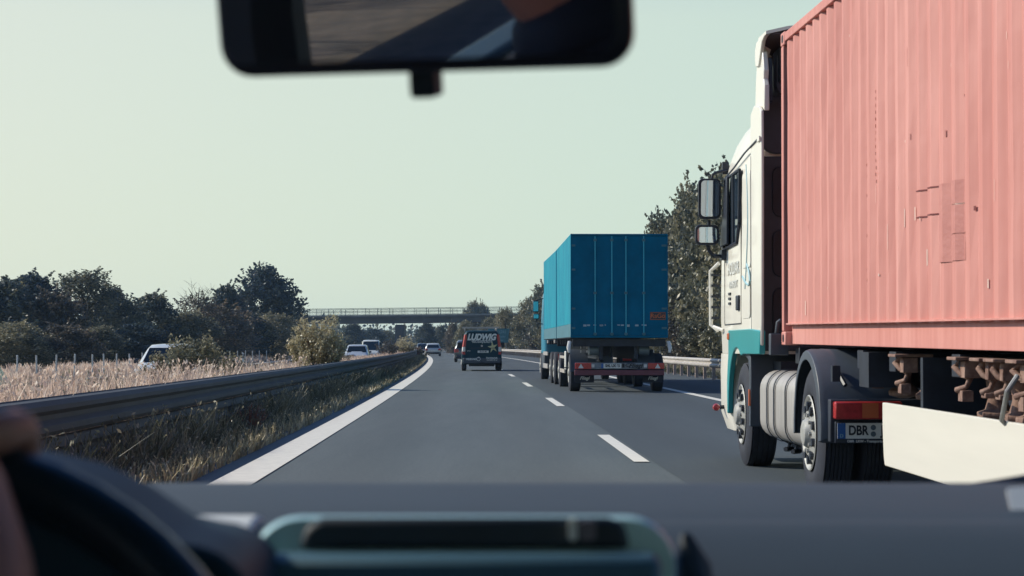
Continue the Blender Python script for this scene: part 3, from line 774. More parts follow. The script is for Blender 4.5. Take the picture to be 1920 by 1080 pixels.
for x in (-1.0, -.88, -.76): b.cyl((x, -1.36, 3.66), (x, -1.36, 3.98), .04, 10)
b.build('air_intake', GREYP, tr)
b = MB(); b.tube([(-.9, -1.5, 3.5), (-.9, -1.5, 4.08)], .03); b.tube([(.9, -1.5, 3.5), (.9, -1.5, 4.08)], .03); b.tube([(-.9, -1.45, 3.75), (.9, -1.45, 3.75)], .02); b.build('spoiler_strut', BLACKP, tr)
# roof seam, door, window
b = MB(); b.tube([(-1.238, 1.0, 2.96), (-1.246, .2, 3.0), (-1.25, -.6, 3.07), (-1.25, -1.62, 3.12)], .010, 6); b.build('roof_seam', GREYP, tr)
b = MB(); b.box(-1.262, -1.24, -1.64, -1.5, 3.08, 3.12); b.build('seam_clip', WHITEP, tr, bevel=.004)
b = MB(); b.prism([(-.28, 2.93), (-.22, 2.42), (-.05, 2.24), (.98, 2.22), (.84, 2.93)], -1.25, -1.232, 'x'); w1 = b.build('side_window', GLASSD, tr, bevel=.006)
b = MB()
for p, q in (((-.28, 2.94), (-.22, 2.42)), ((-.22, 2.42), (-.05, 2.23)), ((-.05, 2.23), (.98, 2.21)), ((.98, 2.21), (.84, 2.94)), ((.84, 2.94), (-.28, 2.94)), ((.2, 2.93), (.2, 2.23))):
    b.tube([(-1.252, p[0], p[1]), (-1.252, q[0], q[1])], .016, 6)
b.build('frame', BLACKP, w1)
b = MB(); b.prism([(.98, 2.24), (.45, 2.24), (.42, 2.93), (.52, 2.93), (.9, 2.4)], -1.29, -1.262, 'x'); b.build('wind_deflector', BLACKP, tr, bevel=.008)
for yy0, yy1, z0, z1 in ((-.3, -.3, 1.42, 2.93), (-.3, -.3, 1.42, 2.9), (.95, .95, 1.42, 2.2), (-1.0, -1.0, 1.3, 3.0)):
    b = MB(); b.box(-1.2475, -1.236, yy0 - .006, yy0 + .006, z0, z1); b.build('door_gap', BLACKP, tr)
b = MB(); b.box(-1.2475, -1.236, -.3, .95, 1.412, 1.424); b.build('door_gap', BLACKP, tr)
b = MB(); b.prism(rrect(-.95, -.42, 1.95, 2.88, .05), -1.2485, -1.236, 'x'); b.build('side_panel', WHITEP, tr, bevel=.006)
b = MB(); b.prism(rrect(-.9, -.42, 1.46, 1.9, .05), -1.2485, -1.236, 'x'); b.build('locker_door', WHITEP, tr, bevel=.006)
b = MB(); b.box(-1.27, -1.24, -.22, -.06, 1.55, 1.70); b.build('door_handle', BLACKP, tr, bevel=.01)
b = MB()
for k in range(3): b.box(-1.256, -1.24, .45, .6, 1.62 + k * .05, 1.645 + k * .05)
b.build('side_vent', BLACKP, tr)
PALEB = mat('faded_blue_print', (0.35, 0.55, 0.60), 0.5)
PALEG = mat('faded_grey_print', (0.60, 0.61, 0.57), 0.5)
b = MB(); pts = [(-1.252, -.62 - .2 * math.sin(t * 2.2), 1.75 + t) for t in [i * .1 for i in range(13)]]; b.tube(pts, .006, 5); pts = [(-1.252, -.45 - .5 * math.sin(t * 3.1), 2.0 - .22 * math.sin(t * 3.1 + .6)) for t in [i * .1 for i in range(9)]]; b.tube(pts, .011, 5); b.build('painted_swoosh', PALEB, tr)
text('lettering', 'HOLDAR', .17, PALEG, tr, (-1.249, .25, 1.98), (R(90), 0, R(-90)), offset=.004, ext=.002, sx=1.2); text('lettering', 'TRANSPORT', .10, PALEG, tr, (-1.249, .25, 1.82), (R(90), 0, R(-90)), offset=.002, ext=.002, sx=1.1)
# front bumper and grille side, corner deflector
b = MB(); rs = [[(p[0], p[1], z) for p in rrect(-hw, hw, .62, yf, .12, 5)] for z, hw, yf in ((.32, 1.18, 1.38), (.5, 1.235, 1.45), (.95, 1.24, 1.46), (1.117, 1.235, 1.44))]
b.rings(rs); b.build('bumper', WHITEP, tr, smooth=30)
b = MB(); b.tube([(-1.27, 1.30, 1.36), (-1.34, 1.36, 1.42), (-1.34, 1.38, 2.0), (-1.26, 1.30, 2.08)], .022, 8); b.tube([(-1.25, 1.02, 1.36), (-1.33, 1.2, 1.40)], .02, 6); b.build('corner_deflector', WHITEP, tr)
for k in range(5): b = MB(); b.box(-1.335, -1.25, 1.33, 1.375, 1.485 + k * .115, 1.51 + k * .115); b.build('slat', BLACKP, tr)
# teal band and arch
b = MB(); arc = [(math.cos(R(a)) * .64, .52 + math.sin(R(a)) * .66) for a in range(0, 118, 9)]
arc = [(y_, z_) for y_, z_ in arc]
outer = [(.70, .50), (.72, .80), (.66, 1.0), (.60, 1.115), (.60, 1.36), (-.95, 1.36), (-1.58, 1.34), (-1.56, 1.12), (-.5, 1.117)]
b.prism([(.64, .5)] + outer[:] + [(-.30, 1.10)] + arc[::-1][:-1], -1.256, -1.20, 'x'); b.build('wheel_arch_trim', TEALP, tr, bevel=.01)
b = MB(); b.box(-1.268, -1.25, .50, .62, 1.26, 1.33); b.build('side_marker_lamp', ORL, tr, bevel=.01)
b = MB(); b.prism([(-.62, .42), (-.72, .42), (-.76, .9), (-.72, 1.13), (-.3, 1.16), (-.3, 1.11), (-.60, 1.06), (-.66, .88)], -1.22, -.75, 'x'); b.build('mudguard', GREYP, tr, bevel=.01)
b = MB(); b.box(-1.235, -1.215, -.74, -.70, .62, .78); b.build('reflector', ORL, tr, bevel=.004)
b = MB(); b.tube([(-1.2, 1.1, .55), (-1.31, 1.08, .55)], .022, 6); b.build('lamp_stalk', BLACKP, tr)
b = MB(); b.lathe([(-.035, .0), (-.03, .030), (.0, .04), (.03, .035), (.05, .0)], -1.325, 1.05, .55, 'y', 14, cap=False); b.build('marker_lamp', mat('dark_red_lens', (.30, .03, .04), .3), tr)
# mirrors
def tmirror(x0, x1, z0, z1, y, rr):
    b = MB(); rs = []
    for dy, ins in ((0, 0), (.03, -.004), (.10, .012), (.13, .05)):
        rs.append([(p[0], y + dy, p[1]) for p in rrect(x0 + ins, x1 - ins, z0 + ins, z1 - ins, max(.01, rr - ins), 5)])
    b.rings(rs); o = b.build('mirror', BLACKP, tr)
    b = MB(); b.prism(rrect(x0 + .022, x1 - .022, z0 + .022, z1 - .022, rr * .8, 5), -.003, .0, 'y')
    if z1 - z0 > .3: b.v = [(p[0], p[1] + (z0 - p[2]) * .13 - .002, p[2]) for p in b.v]
    g_ = b.build('mirror_glass', MIRR, o); g_.location = (0, y - .001, 0)
    return o
k = 1 / 180.0
mX = lambda px_: (px_ - 960) * 19.9 / FPX - 3.5 + .0146
mZ = lambda py_: CAMZ - (py_ - HY) * 19.9 / FPX
tmirror(mX(1310), mX(1352), mZ(410), mZ(335), .8, .05)
tmirror(mX(1304), mX(1348), mZ(459), mZ(422), .8, .05)
b = MB(); b.tube([(mX(1336), .86, mZ(336)), (mX(1338), .86, mZ(326)), (mX(1346), .86, mZ(322)), (-1.2, .9, mZ(317))], .016, 8); b.box(-1.27, -1.2, .90, .97, mZ(324), mZ(302)); b.build('mirror_arm', BLACKP, tr, bevel=.004); b = MB(); b.tube([(mX(1331), .86, mZ(412)), (mX(1331), .86, mZ(424))], .02, 8); b.build('mirror_link', BLACKP, tr); b = MB()
b.tube([(mX(1328), .86, mZ(458)), (mX(1331), .86, mZ(470)), (mX(1340), .86, mZ(480)), (-1.2, .9, mZ(480))], .022, 8); b.box(-1.29, -1.2, .82, 1.0, mZ(487), mZ(468)); b.build('mirror_arm', BLACKP, tr, bevel=.004)
# chassis
b = MB(); b.box(-.45, -.37, -5.2, 1.0, .78, 1.02); b.box(.37, .45, -5.2, 1.0, .78, 1.02); b.box(-.37, .37, -1.4, -1.2, .8, 1.0); b.box(-.37, .37, -3.4, -3.3, .8, 1.0); b.box(-.9, .9, -5.0, -3.9, 1.03, 1.13); b.box(-1.0, 1.0, -1.2, -.7, .45, 1.05)
b.lathe([(0, .0), (0, .5), (.06, .5), (.06, .0)], 0, WB - .1, 1.03, 'z', 24); b.build('chassis', DKMET, tr)
b = MB(); b.cyl((-1.0, WB, .52), (1.0, WB, .52), .09); b.lathe([(-.2, .1), (-.1, .22), (.1, .22), (.2, .1)], 0, WB, .52, 'x', 16); b.cyl((-1.0, 0, .5), (1.0, 0, .5), .06); b.build('axle', DKMET, tr)
wheel(tr, -1.2, 0, .515, .30, -1, rim_r=.29, tread=4, dish=-.045); wheel(tr, 1.2, 0, .515, .30, 1, rim_r=.29, tread=4)
wheel(tr, -1.235, WB, .515, .27, -1, rim_r=.29, dual=True, dish=-.035, tread=6); wheel(tr, 1.235, WB, .515, .27, 1, rim_r=.29, dual=True, dish=.11, tread=6)
# fuel tank
b = MB(); rs = [[(p[0], y_, p[1]) for p in rrect(-1.2 + i_, -.56 - i_, .34 + i_, .97 - i_, .17, 6)] for y_, i_ in ((-3.42, .03), (-3.40, .008), (-3.37, 0), (-1.23, 0), (-1.20, .008), (-1.18, .03))]
b.rings(rs); tank = b.build('fuel_tank', ALU, tr)
for yy in (-1.72, -2.12, -2.75):
    b = MB(); pts = [(p[0] * 1.0, yy, p[1]) for p in rrect(-1.212, -.55, .328, .982, .175, 6)]; b.rings([[(p[0], yy - .022, p[2]) for p in pts], [(p[0], yy + .022, p[2]) for p in pts]], cap=False)
    b.tube([(-1.0, yy, .33), (-1.02, yy, .24)], .012, 6); b.tube([(-1.05, yy - .05, .26), (-.97, yy + .05, .26)], .02, 6); b.build('strap', DKMET, tank, solid=.006)
b = MB(); b.lathe([(0, .05), (.04, .05), (.045, 0)], -1.0, -3.1, .965, 'z', 14); b.build('filler_cap', BLACKP, tank)
b = MB(); b.tube([(-1.05, -1.05, .42), (-.9, -1.5, .30), (-.8, -3.3, .22)], .05, 8); b.build('air_pipe', DKMET, tr)
# rear mudguard over the drive wheels
def fender(sx):
    b = MB(); rs = []
    for a in range(-4, 196, 10):
        r0 = .625 + (.02 if 30 < a < 150 else 0)
        y_, z_ = WB + math.cos(R(a)) * r0 * 1.02, .53 + math.sin(R(a)) * r0
        if z_ < .5 and a > 90: z_ = .5
        y2, z2 = WB + math.cos(R(a)) * (r0 - .02), .53 + math.sin(R(a)) * (r0 - .02)
        y3, z3 = WB + math.cos(R(a)) * (r0 - .085), .53 + math.sin(R(a)) * (r0 - .085)
        rs.append([(sx * .58, y_, z_), (sx * 1.22, y_, z_), (sx * 1.262, (y_ + y2) / 2, (z_ + z2) / 2 - .004), (sx * 1.268, y3, z3), (sx * 1.256, y3, z3), (sx * 1.24, y2, z2), (sx * .58, y2, z2)])
    b.rings(rs)
    b.build('rear_mudguard', GREYP, tr, bevel=.005)
fender(-1); fender(1)
b = MB(); b.box(-1.19, -1.13, WB - .72, WB - .65, .93, 1.05); b.tube([(-1.12, WB - .45, 1.04), (-1.07, WB - .60, .90)], .018, 6); b.build('mudguard_bracket', BLACKP, tr)
yl = WB - .80
b = MB(); b.box(-1.22, 1.22, yl + .02, yl + .12, .48, .80); b.build('rear_crossmember', DKMET, tr, bevel=.01)
for sx in (-1, 1):
    x0, x1 = (-1.20, -.70) if sx < 0 else (.70, 1.20)
    b = MB(); b.box(x0, x1, yl - .08, yl + .018, .655, .785); lamp = b.build('tail_light', REDL, tr, bevel=.012)
    b = MB(); b.box(x0 + .20 if sx < 0 else x0 + .20, x0 + .32, yl - .083, yl - .0801, .665, .775); b.build('indicator', ORL, lamp)
b = MB(); b.box(-1.19, -.65, yl - .02, yl + .015, .475, .635); pl = b.build('number_plate', BLACKP, tr, bevel=.006)
b = MB(); b.box(-1.175, -.665, yl - .028, yl - .0205, .51, .625); b.build('plate_field', PLATE, pl)
b = MB(); b.box(-1.175, -1.115, yl - .031, yl - .0285, .51, .625); b.build('country_band', PLBLUE, pl)
text('lettering', 'DBR', .098, INK, pl, (-1.02, yl - .030, .568), offset=.003, sx=.78); text('lettering', 'J 1450', .098, INK, pl, (-.765, yl - .030, .568), offset=.003, sx=.7)
b = MB(); b.lathe([(-.002, 0), (-.002, .02), (0, .02)], -.908, yl - .029, .592, 'y', 14, cap=False); b.lathe([(-.002, 0), (-.002, .02), (0, .02)], -.908, yl - .029, .544, 'y', 14, cap=False); b.build('plate_seal', mat('seal_grey', (.08, .11, .13), .5), pl)
text('lettering', 'D', .035, SW if 'SW' in globals() else WHL, pl, (-1.145, yl - .032, .53), offset=.001)
text('lettering', 'DBR  LKW - Transporte - Service', .026, WHL, pl, (-.92, yl - .0225, .49), offset=.0006)

# ================================================================ red container on its trailer
CONT = bpy.data.materials.new('faded_red_paint'); CONT.use_nodes = True
n = CONT.node_tree; bb = n.nodes['Principled BSDF']; bb.inputs['Roughness'].default_value = .6
t_ = n.nodes.new('ShaderNodeTexCoord')
def nz(scale, stretch, det=5, rough=.6):
    mp = n.nodes.new('ShaderNodeMapping'); mp.inputs['Scale'].default_value = stretch; n.links.new(t_.outputs['Object'], mp.inputs[0])
    a = n.nodes.new('ShaderNodeTexNoise'); a.inputs['Scale'].default_value = scale; a.inputs['Detail'].default_value = det; a.inputs['Roughness'].default_value = rough; n.links.new(mp.outputs[0], a.inputs[0]); return a.outputs[0]
def rampn(src, p0, c0, p1, c1):
    r = n.nodes.new('ShaderNodeValToRGB'); r.color_ramp.elements[0].position = p0; r.color_ramp.elements[0].color = tuple(c0) + (1,); r.color_ramp.elements[1].position = p1; r.color_ramp.elements[1].color = tuple(c1) + (1,); n.links.new(src, r.inputs[0]); return r.outputs[0]
def mixc(fac, a, b_, mode='MIX'):
    x = n.nodes.new('ShaderNodeMix'); x.data_type = 'RGBA'; x.blend_type = mode
    if isinstance(fac, float): x.inputs[0].default_value = fac
    else: n.links.new(fac, x.inputs[0])
    n.links.new(a, x.inputs[6]); 
    if isinstance(b_, tuple): x.inputs[7].default_value = b_ + (1,)
    else: n.links.new(b_, x.inputs[7])
    return x.outputs[2]
base = rampn(nz(.8, (1, 1, .35), 4), .35, (.55, .215, .178), .68, (.64, .295, .25))
streak = rampn(nz(2.2, (1, 4.0, .10), 5), .42, (1.0, 1, 1), .70, (.86, .76, .75))
c = mixc(1.0, base, streak, 'MULTIPLY')
scuff = rampn(nz(2.6, (1, 5.0, .35), 7, .75), .70, (0, 0, 0), .80, (.4, .4, .4))
c = mixc(scuff, c, (.72, .50, .42))
rustm = rampn(nz(11, (1, 1, .8), 7, .8), .69, (0, 0, 0), .80, (.7, .7, .7))
c = mixc(rustm, c, (.22, .07, .06))
n.links.new(c, bb.inputs['Base Color'])
bp = n.nodes.new('ShaderNodeBump'); bp.inputs['Strength'].default_value = .8; bp.inputs['Distance'].default_value = .03
n.links.new(nz(1.6, (1, 1.6, .8), 3, .5), bp.inputs['Height']); n.links.new(bp.outputs[0], bb.inputs['Normal'])
PATCH = mat('repainted_patch', (.44, .165, .14), .6, c2=(.53, .215, .18), scale=6, bump=.15, bscale=30)
RUSTL = mat('rust_scratch', (.20, .06, .055), .9)
PALES = mat('bare_scratch', (.70, .52, .44), .8)

CL, CW, CH = 12.19, 2.44, 2.735
ct = empty('shipping_container', (2.372, 16.7, 1.205), rz=R(2.25), rx=R(.40))
tag(ct, 'faded red corrugated steel shipping container riding on the trailer', 'container')
def side_profile():
    """y, depth"""
    pts = []; y = -.20; per = .278
    while y > -(CL - .35):
        pts += [(y, .0), (y - .072, .0), (y - .140, .036), (y - .210, .036)]; y -= per
    pts.append((y, 0)); return pts
pp_ = side_profile()
def corr(x, sgn):
    b = MB(); vs = []; g2 = random.Random(5); rows = [.17, .5, .9, 1.3, 1.7, 2.1, 2.45, CH - .09]
    for z in rows:
        for (y, d) in pp_: vs.append((x + sgn * (d + .012) + (g2.uniform(-.004, .004) if .17 < z < 2.6 else 0), y, z))
    n_ = len(pp_)
    b.add(vs, [(r_ * n_ + i, r_ * n_ + i + 1, (r_ + 1) * n_ + i + 1, (r_ + 1) * n_ + i) for r_ in range(len(rows) - 1) for i in range(n_ - 1)])
    return b
corr(0, 1).build('side_wall', CONT, ct, smooth=0); corr(CW, -1).build('side_wall', CONT, ct, smooth=0)
b = MB()
for x0, x1 in ((.052, .12), (CW - .12, CW - .052)):
    b.box(x0, x1, -CL + .18, -.178, 0.01, .175)
b.build('bottom_rail', CONT, ct, bevel=.004)
for x0, x1 in ((-.002, .10), (CW - .10, CW + .002)): b = MB(); b.box(x0, x1, -CL + .18, -.178, .178, .190); b.build('shadow_lip', CONT, ct)  # lip added so that a straight shadow falls on the bottom rail
b = MB()
for x0, x1 in ((-.004, .06), (CW - .06, CW + .004)):
    b.box(x0, x1, -CL + .16, -.16, CH - .088, CH - .012)
b.build('top_rail', CONT, ct, bevel=.006)
for x0, x1 in ((-.008, .15), (CW - .15, CW + .008)):
    for y0, y1 in ((-.105, -.012), (-CL + .012, -CL + .13)):
        b = MB(); b.box(x0, x1, y0, y1, .12, CH - .12); b.build('corner_post', CONT, ct, bevel=.008)
b = MB(); b.box(.16, CW - .16, -.06, -.02, .12, CH - .1); b.box(.16, CW - .16, -CL + .02, -CL + .06, .12, CH - .1); b.build('end_wall', CONT, ct)
b = MB(); b.box(.06, CW - .06, -CL + .06, -.06, CH - .06, CH - .03); b.build('roof', CONT, ct)
b = MB(); b.box(.13, CW - .13, -CL + .06, -.07, .1, .15)
for k in range(30): b.box(.13, CW - .13, -.5 - k * .38, -.45 - k * .38, .015, .1)
b.build('floor', DKMET, ct)
for x0, x1 in ((-.010, .152), (CW - .152, CW + .010)):
    for y0, y1 in ((-.178, 0), (-CL, -CL + .178)):
        for z0, z1 in ((0, .118), (CH - .118, CH)):
            b = MB(); b.box(x0, x1, y0, y1, z0, z1); q = b.build('corner_casting', CONT, ct, bevel=.01)
            if x0 < 0:
                b = MB(); b.prism(rrect(y0 + .05, y1 - .05, z0 + .025, z1 - .025, .03), x0 - .002, x0 + .004, 'x'); b.build('lock_hole', INK, q)
# repainted patch, row of scratches, dents
i0 = 14
def on_wall(px_, py_):
    """container-local y,z of a spot seen on the left wall"""
    M = Matrix.Rotation(R(2.25), 4, 'Z') @ Matrix.Rotation(R(.40), 4, 'X'); M.translation = ct.location; Mi = M.inverted()
    o = Mi @ Vector((0, 0, CAMZ)); d = Mi.to_3x3() @ Vector(((px_ - 960) / FPX, 1, -(py_ - HY) / FPX))
    t = -o.x / d.x; p = o + d * t; return p.y, p.z
def wall_depth(y):
    for (a, da), (b2, db) in zip(pp_, pp_[1:]):
        if b2 <= y <= a: return .012 + da + (db - da) * (a - y) / (a - b2)
    return .012
def wall_strip(y0, y1, z0, z1, m, name, dz=.0):
    ys = [y1] + [p[0] for p in pp_ if y0 < p[0] < y1] + [y0]
    b = MB(); vs = []
    for y in ys: vs += [(wall_depth(y) - .0055, y, z0), (wall_depth(y) - .0055, y, z1)]
    b.add(vs, [(2 * i, 2 * i + 1, 2 * i + 3, 2 * i + 2) for i in range(len(ys) - 1)]); return b.build(name, m, ct, smooth=0)
ya, za = on_wall(1755, 347); yb, zb_ = on_wall(1798, 487)
wall_strip(yb, ya, zb_, za, PATCH, 'repair_patch')
for (p0, p1, q) in (((1710, 407), (1752, 402), 1), ((1710, 357), (1750, 352), 1), ((1772, 440), (1798, 437), 1), ((1775, 384), (1798, 382), 2)):
    a1, z1 = on_wall(*p0); a2, z2 = on_wall(*p1)
    wall_strip(a2, a1, (z1 + z2) / 2 - .0035, (z1 + z2) / 2 + .0035, RUSTL if q == 1 else PALES, 'scratch')
for px_ in (1623, 1641):
    for k in range(34 if px_ == 1623 else 14):
        py_ = 60 + k * 14 + random.uniform(-4, 4) if px_ == 1623 else 170 + k * 13
        a1, z1 = on_wall(px_ + random.uniform(-.6, .6), py_)
        wall_strip(a1 - .008, a1 + .008, z1 - .012, z1 + .012, PATCH, 'rust_mark') if k < 34 else None
for (px_, py_) in ((1819, 390), (1560, 523), (1573, 521), (1588, 517), (1605, 513)):
    a1, z1 = on_wall(px_, py_); wall_strip(a1 - .009, a1 + .009, z1 - .013, z1 + .013, RUSTL if px_ > 1800 else PATCH, 'rust_mark')
for (px_, py_, h) in ((1503, 575, .07), (1857, 450, .12), (1844, 530, .03), (1663, 440, .10), (1706, 398, .05), (1727, 480, .06), (1915, 20, .03), (1560, 350, .2), (1752, 460, .3)):
    a1, z1 = on_wall(px_, py_); wall_strip(a1 - .005, a1 + .004, z1 - h, z1 + h * .7, PALES, 'paint_chip')

g2 = random.Random(12)
for k in range(26):
    px_, py_ = g2.uniform(1480, 1915), g2.uniform(60, 590); a1, z1 = on_wall(px_, py_)
    if z1 < .3 or z1 > 2.6: continue
    h_ = g2.choice([.008, .02, .06]); w_ = g2.choice([.002, .003, .006])
    wall_strip(a1 - w_, a1 + w_, z1 - h_, z1 + h_, g2.choice([PALES, PALES, PALES, PATCH]), 'paint_chip')
tl = empty('container_trailer', (2.372, 16.7, 1.205), rz=R(2.25), rx=R(.40))
tag(tl, 'container semi trailer with white side panel and rusty landing legs', 'trailer')
b = MB()
for x in (.75, 1.6):
    b.box(x, x + .12, -12.1, -.1, -.34, -.02)
for y in (-.15, -1.2, -2.6, -3.6, -5.2, -7, -9, -11.9): b.box(.1, CW - .1, y - .1, y + .08, -.16, -.02)
b.build('frame', DKMET, tl, bevel=.006)
b = MB(); b.box(-.10, .06, .03, .13, -.09, .1); b.tube([(-.04, .07, .1), (-.03, .06, .2), (-.0, .05, .22)], .02, 6); b.build('front_lock', GREYP, tl, bevel=.01)
b = MB(); 
for px_ in range(1): pass
def hanger(y, s_=1.0, cone=False):
    b = MB()
    b.box(.04, .30, y - .10 * s_, y + .10 * s_, -.055, -.035)                 # flange plate
    j = (hash(round(y * 37)) % 5) * .012
    b.tube([(.12, y + .04, -.05), (.09, y + .055 + j, -.10), (.10, y + .01, -.135), (.15, y - .03, -.16), (.12, y - .05, -.21), (.08, y - .01 + j, -.235)], [.016, .026, .018, .024, .016, .02], 8)
    b.box(.10, .20, y - .08, y - .02 + j, -.16, -.06)
    b.box(.09, .16, y - .06, y + .03, -.265 - j, -.235)
    if cone:
        b.lathe([(-.46, .05), (-.42, .055), (-.40, .12), (-.365, .12), (-.35, .075), (-.28, .055), (-.20, .065), (-.06, .085)], .32, y, 0, 'z', 18)
        b.tube([(.2, y - .1, -.38), (.32, y - .13, -.385), (.46, y - .05, -.38)], .022, 8)
    else:
        b.lathe([(-.36, .03), (-.34, .11), (-.31, .115), (-.25, .05), (-.06, .06)], .32, y, 0, 'z', 14)
    return b.build('twist_lock_bracket', RUST, tl, bevel=.006)
for px_, c_ in ((1612, 0), (1660, 0), (1770, 1), (1812, 1), (1838, 1), (1880, 1)):
    yy = on_wall(px_, 655)[0]; hanger(yy, 1.0, c_ == 1)
for px_ in (1782, 1812, 1858):
    yy = on_wall(px_, 655)[0]
    b = MB(); b.cyl((.34, yy, -.95), (.34, yy, -.42), .045, 14); b.build('landing_leg', BLACKP, tl)
b = MB(); yy = on_wall(1900, 700)[0]; b.tube([(.05, yy + .1, -.12), (-.02, yy + .05, -.2), (.0, yy + .22, -.36), (.05, yy + .25, -.40)], .014, 8); b.build('crank_handle', STEEL, tl)
yy = on_wall(1905, 700)[0]
b = MB(); b.box(.1, .7, yy - .9, yy - .12, -.52, -.06); b.build('tool_box', GREYP, tl, bevel=.02)
b = MB(); b.prism([(.03, -.03), (.03, -.28), (.3, -.28), (.3, -.03)], -3.2, -2.9, 'y'); b.box(.5, 1.9, -5.5, -2.2, -.34, -.30); b.build('cable_tray', DKMET, tl)
b = MB(); pts = []
for i in range(40): pts.append((.5 + .05 * math.cos(i * 1.2), -.7 - i * .012, -.12 + .05 * math.sin(i * 1.2) - .002 * i))
b.tube(pts, .012, 5); b.tube([(.5, .3, -.3), (.45, -.1, -.4), (.5, -.7, -.15)], .012, 5); b.build('air_hose', BLACKP, tl)
yf = on_wall(1648, 760)[0]
zt, zb2 = on_wall(1648, 753)[1], on_wall(1650, 872)[1]
b = MB(); b.prism([(yf, zt - .005), (yf - .0, zb2 + .25), (yf - .03, zb2 + .06), (yf - .06, zb2), (-10.4, zb2 - .02), (-10.5, zb2 + .05), (-10.5, zt)], .02, .055, 'x'); b.build('side_panel', SKIRTW, tl, bevel=.006)
for yy in (.9, 3.2):
    b = MB(); b.box(.07, .6, yf - yy, yf - yy + .06, -.6, -.05); b.build('panel_bracket', DKMET, tl)
for y in (-8.4, -9.7, -11.0):
    for x, sd_ in ((.02, -1), (CW - .02, 1)):
        o = wheel(tl, x, y, .5, .36, sd_, rim_r=.28, tread=5); o.location.z = -.68
b = MB(); b.box(.2, 2.24, -9.9, -8.2, -.72, -.62); b.build('axle_beam', DKMET, tl)
b = MB(); b.cyl((1.22, -1.4, -.16), (1.22, -1.4, -.02), .1); b.box(.6, 1.84, -2.2, -.7, -.05, -.02); b.build('coupling_plate', DKMET, tl)

# ================================================================ blue road train
BLUE = mat('blue_tarpaulin_paint', (.003, .20, .30), .6, spec=.2, c2=(.012, .31, .39), scale=1.4, bump=.15, bscale=3, stretch=(1, 1, .5))
BLUED = mat('blue_door_paint', (.001, .12, .215), .7, var=.22, scale=1.3, spec=.06)
BLUEL = mat('blue_trim', (.02, .40, .52), .4)
BLUEG = mat('blue_grey_dropside', (.05, .16, .20), .6, var=.25, scale=3)
REDP = mat('dull_red_paint', (.14, .032, .05), .5, var=.2, scale=4)
def cargo_box(root, L, z0, z1, rear):
    b = MB(); y = 0.02; vs = []; pts = []
    while y < L - .1:
        pts += [(y, .0), (y + .22, .0), (y + .25, .022), (y + .33, .022), (y + .36, 0)]; y += .36
    pts = [p for p in pts if p[0] < L] + [(L, 0)]
    for sx, sg in ((0, 1), (2.5, -1)):
        vs = []
        for z in (z0 + .36, z1 - .05):
            for (yy, d) in pts: vs.append((sx + sg * (d + .004), yy, z))
        n_ = len(pts); b.add(vs, [(i, i + 1, n_ + i + 1, n_ + i) for i in range(n_ - 1)])
    b.build('side_cover', BLUE, root, smooth=0)
    b = MB(); b.box(.0, .03, .0, L, z0 + .02, z0 + .355); b.box(2.47, 2.5, .0, L, z0 + .02, z0 + .355); b.build('drop_side', BLUEG, root)
    b = MB(); b.box(.004, 2.496, .03, L, z1 - .05, z1); b.build('roof', BLUE, root, bevel=.01)
    b = MB(); b.box(.02, 2.48, .03, L, z0, z0 + .1); b.box(.02, 2.48, L - .05, L, z0, z1 - .052); b.build('floor', DKMET, root)
    b = MB(); b.box(.04, 2.46, .006, .03, z0 + .06, z1 - .06); d_ = b.build('rear_door', BLUED, root)
    if rear:
        for px_ in (1116, 1147.5, 1174, 1207.5):
            x = (px_ - 1070) / 73.2; b = MB(); b.box(x - .013, x + .013, -.018, .005, z0 + .06, z1 - .06); b.build('lock_bar', BLUEL, d_)
        for px_ in (1116, 1147.5, 1174, 1207.5):
            x = (px_ - 1070) / 73.2
            for z in (z0 + .1, z0 + 1.15, z1 - .16): b = MB(); b.box(x - .04, x + .04, -.03, .005, z - .03, z + .03); b.build('bar_bracket', BLUEG, d_)
        for z in (z0 + .25, z0 + .75, z0 + 1.75, z1 - .3):
            b = MB(); b.box(2.34, 2.47, -.012, .005, z - .025, z + .025); b.build('hinge', BLUEG, d_)
            b = MB(); b.box(.03, .12, -.012, .005, z - .025, z + .025); b.build('hinge', BLUEG, d_)
        b = MB(); g2 = random.Random(3)
        for k in range(12):
            x = g2.uniform(.3, 2.2); b.box(x, x + g2.uniform(.03, .09), .002, .0055, z0 + .30 + g2.uniform(-.02, .02), z0 + .34)
        b.build('scuff_mark', mat('scuff', (.35, .45, .48), .7), d_)
        b = MB(); b.box(2.04, 2.44, .0, .0055, 1.86, 2.06); s_ = b.build('name_board', mat('dark_board', (.02, .02, .03), .5), d_)
        b = MB(); b.tube([(2.05, -.002, 1.87), (2.43, -.002, 1.87), (2.43, -.002, 2.05), (2.05, -.002, 2.05), (2.05, -.002, 1.87)], .007, 4); b.build('border', ORL, s_)
        text('lettering', 'RaGö', .165, ORL, s_, (2.24, -.003, 1.96), offset=.001)
    b = MB(); b.box(.0, .045, -.004, .05, z0, z1); b.box(2.455, 2.5, -.004, .05, z0, z1); b.box(.046, 2.454, -.004, .05, z1 - .05, z1 - .002); b.box(.046, 2.454, -.004, .05, z0, z0 + .055)
    b.build('rear_frame', BLUED, root, bevel=.006)
    for x in (0, 2.46): b = MB(); b.box(x, x + .04, L - .06, L + .004, z0, z1); b.build('corner_post', BLUED, root, bevel=.006)
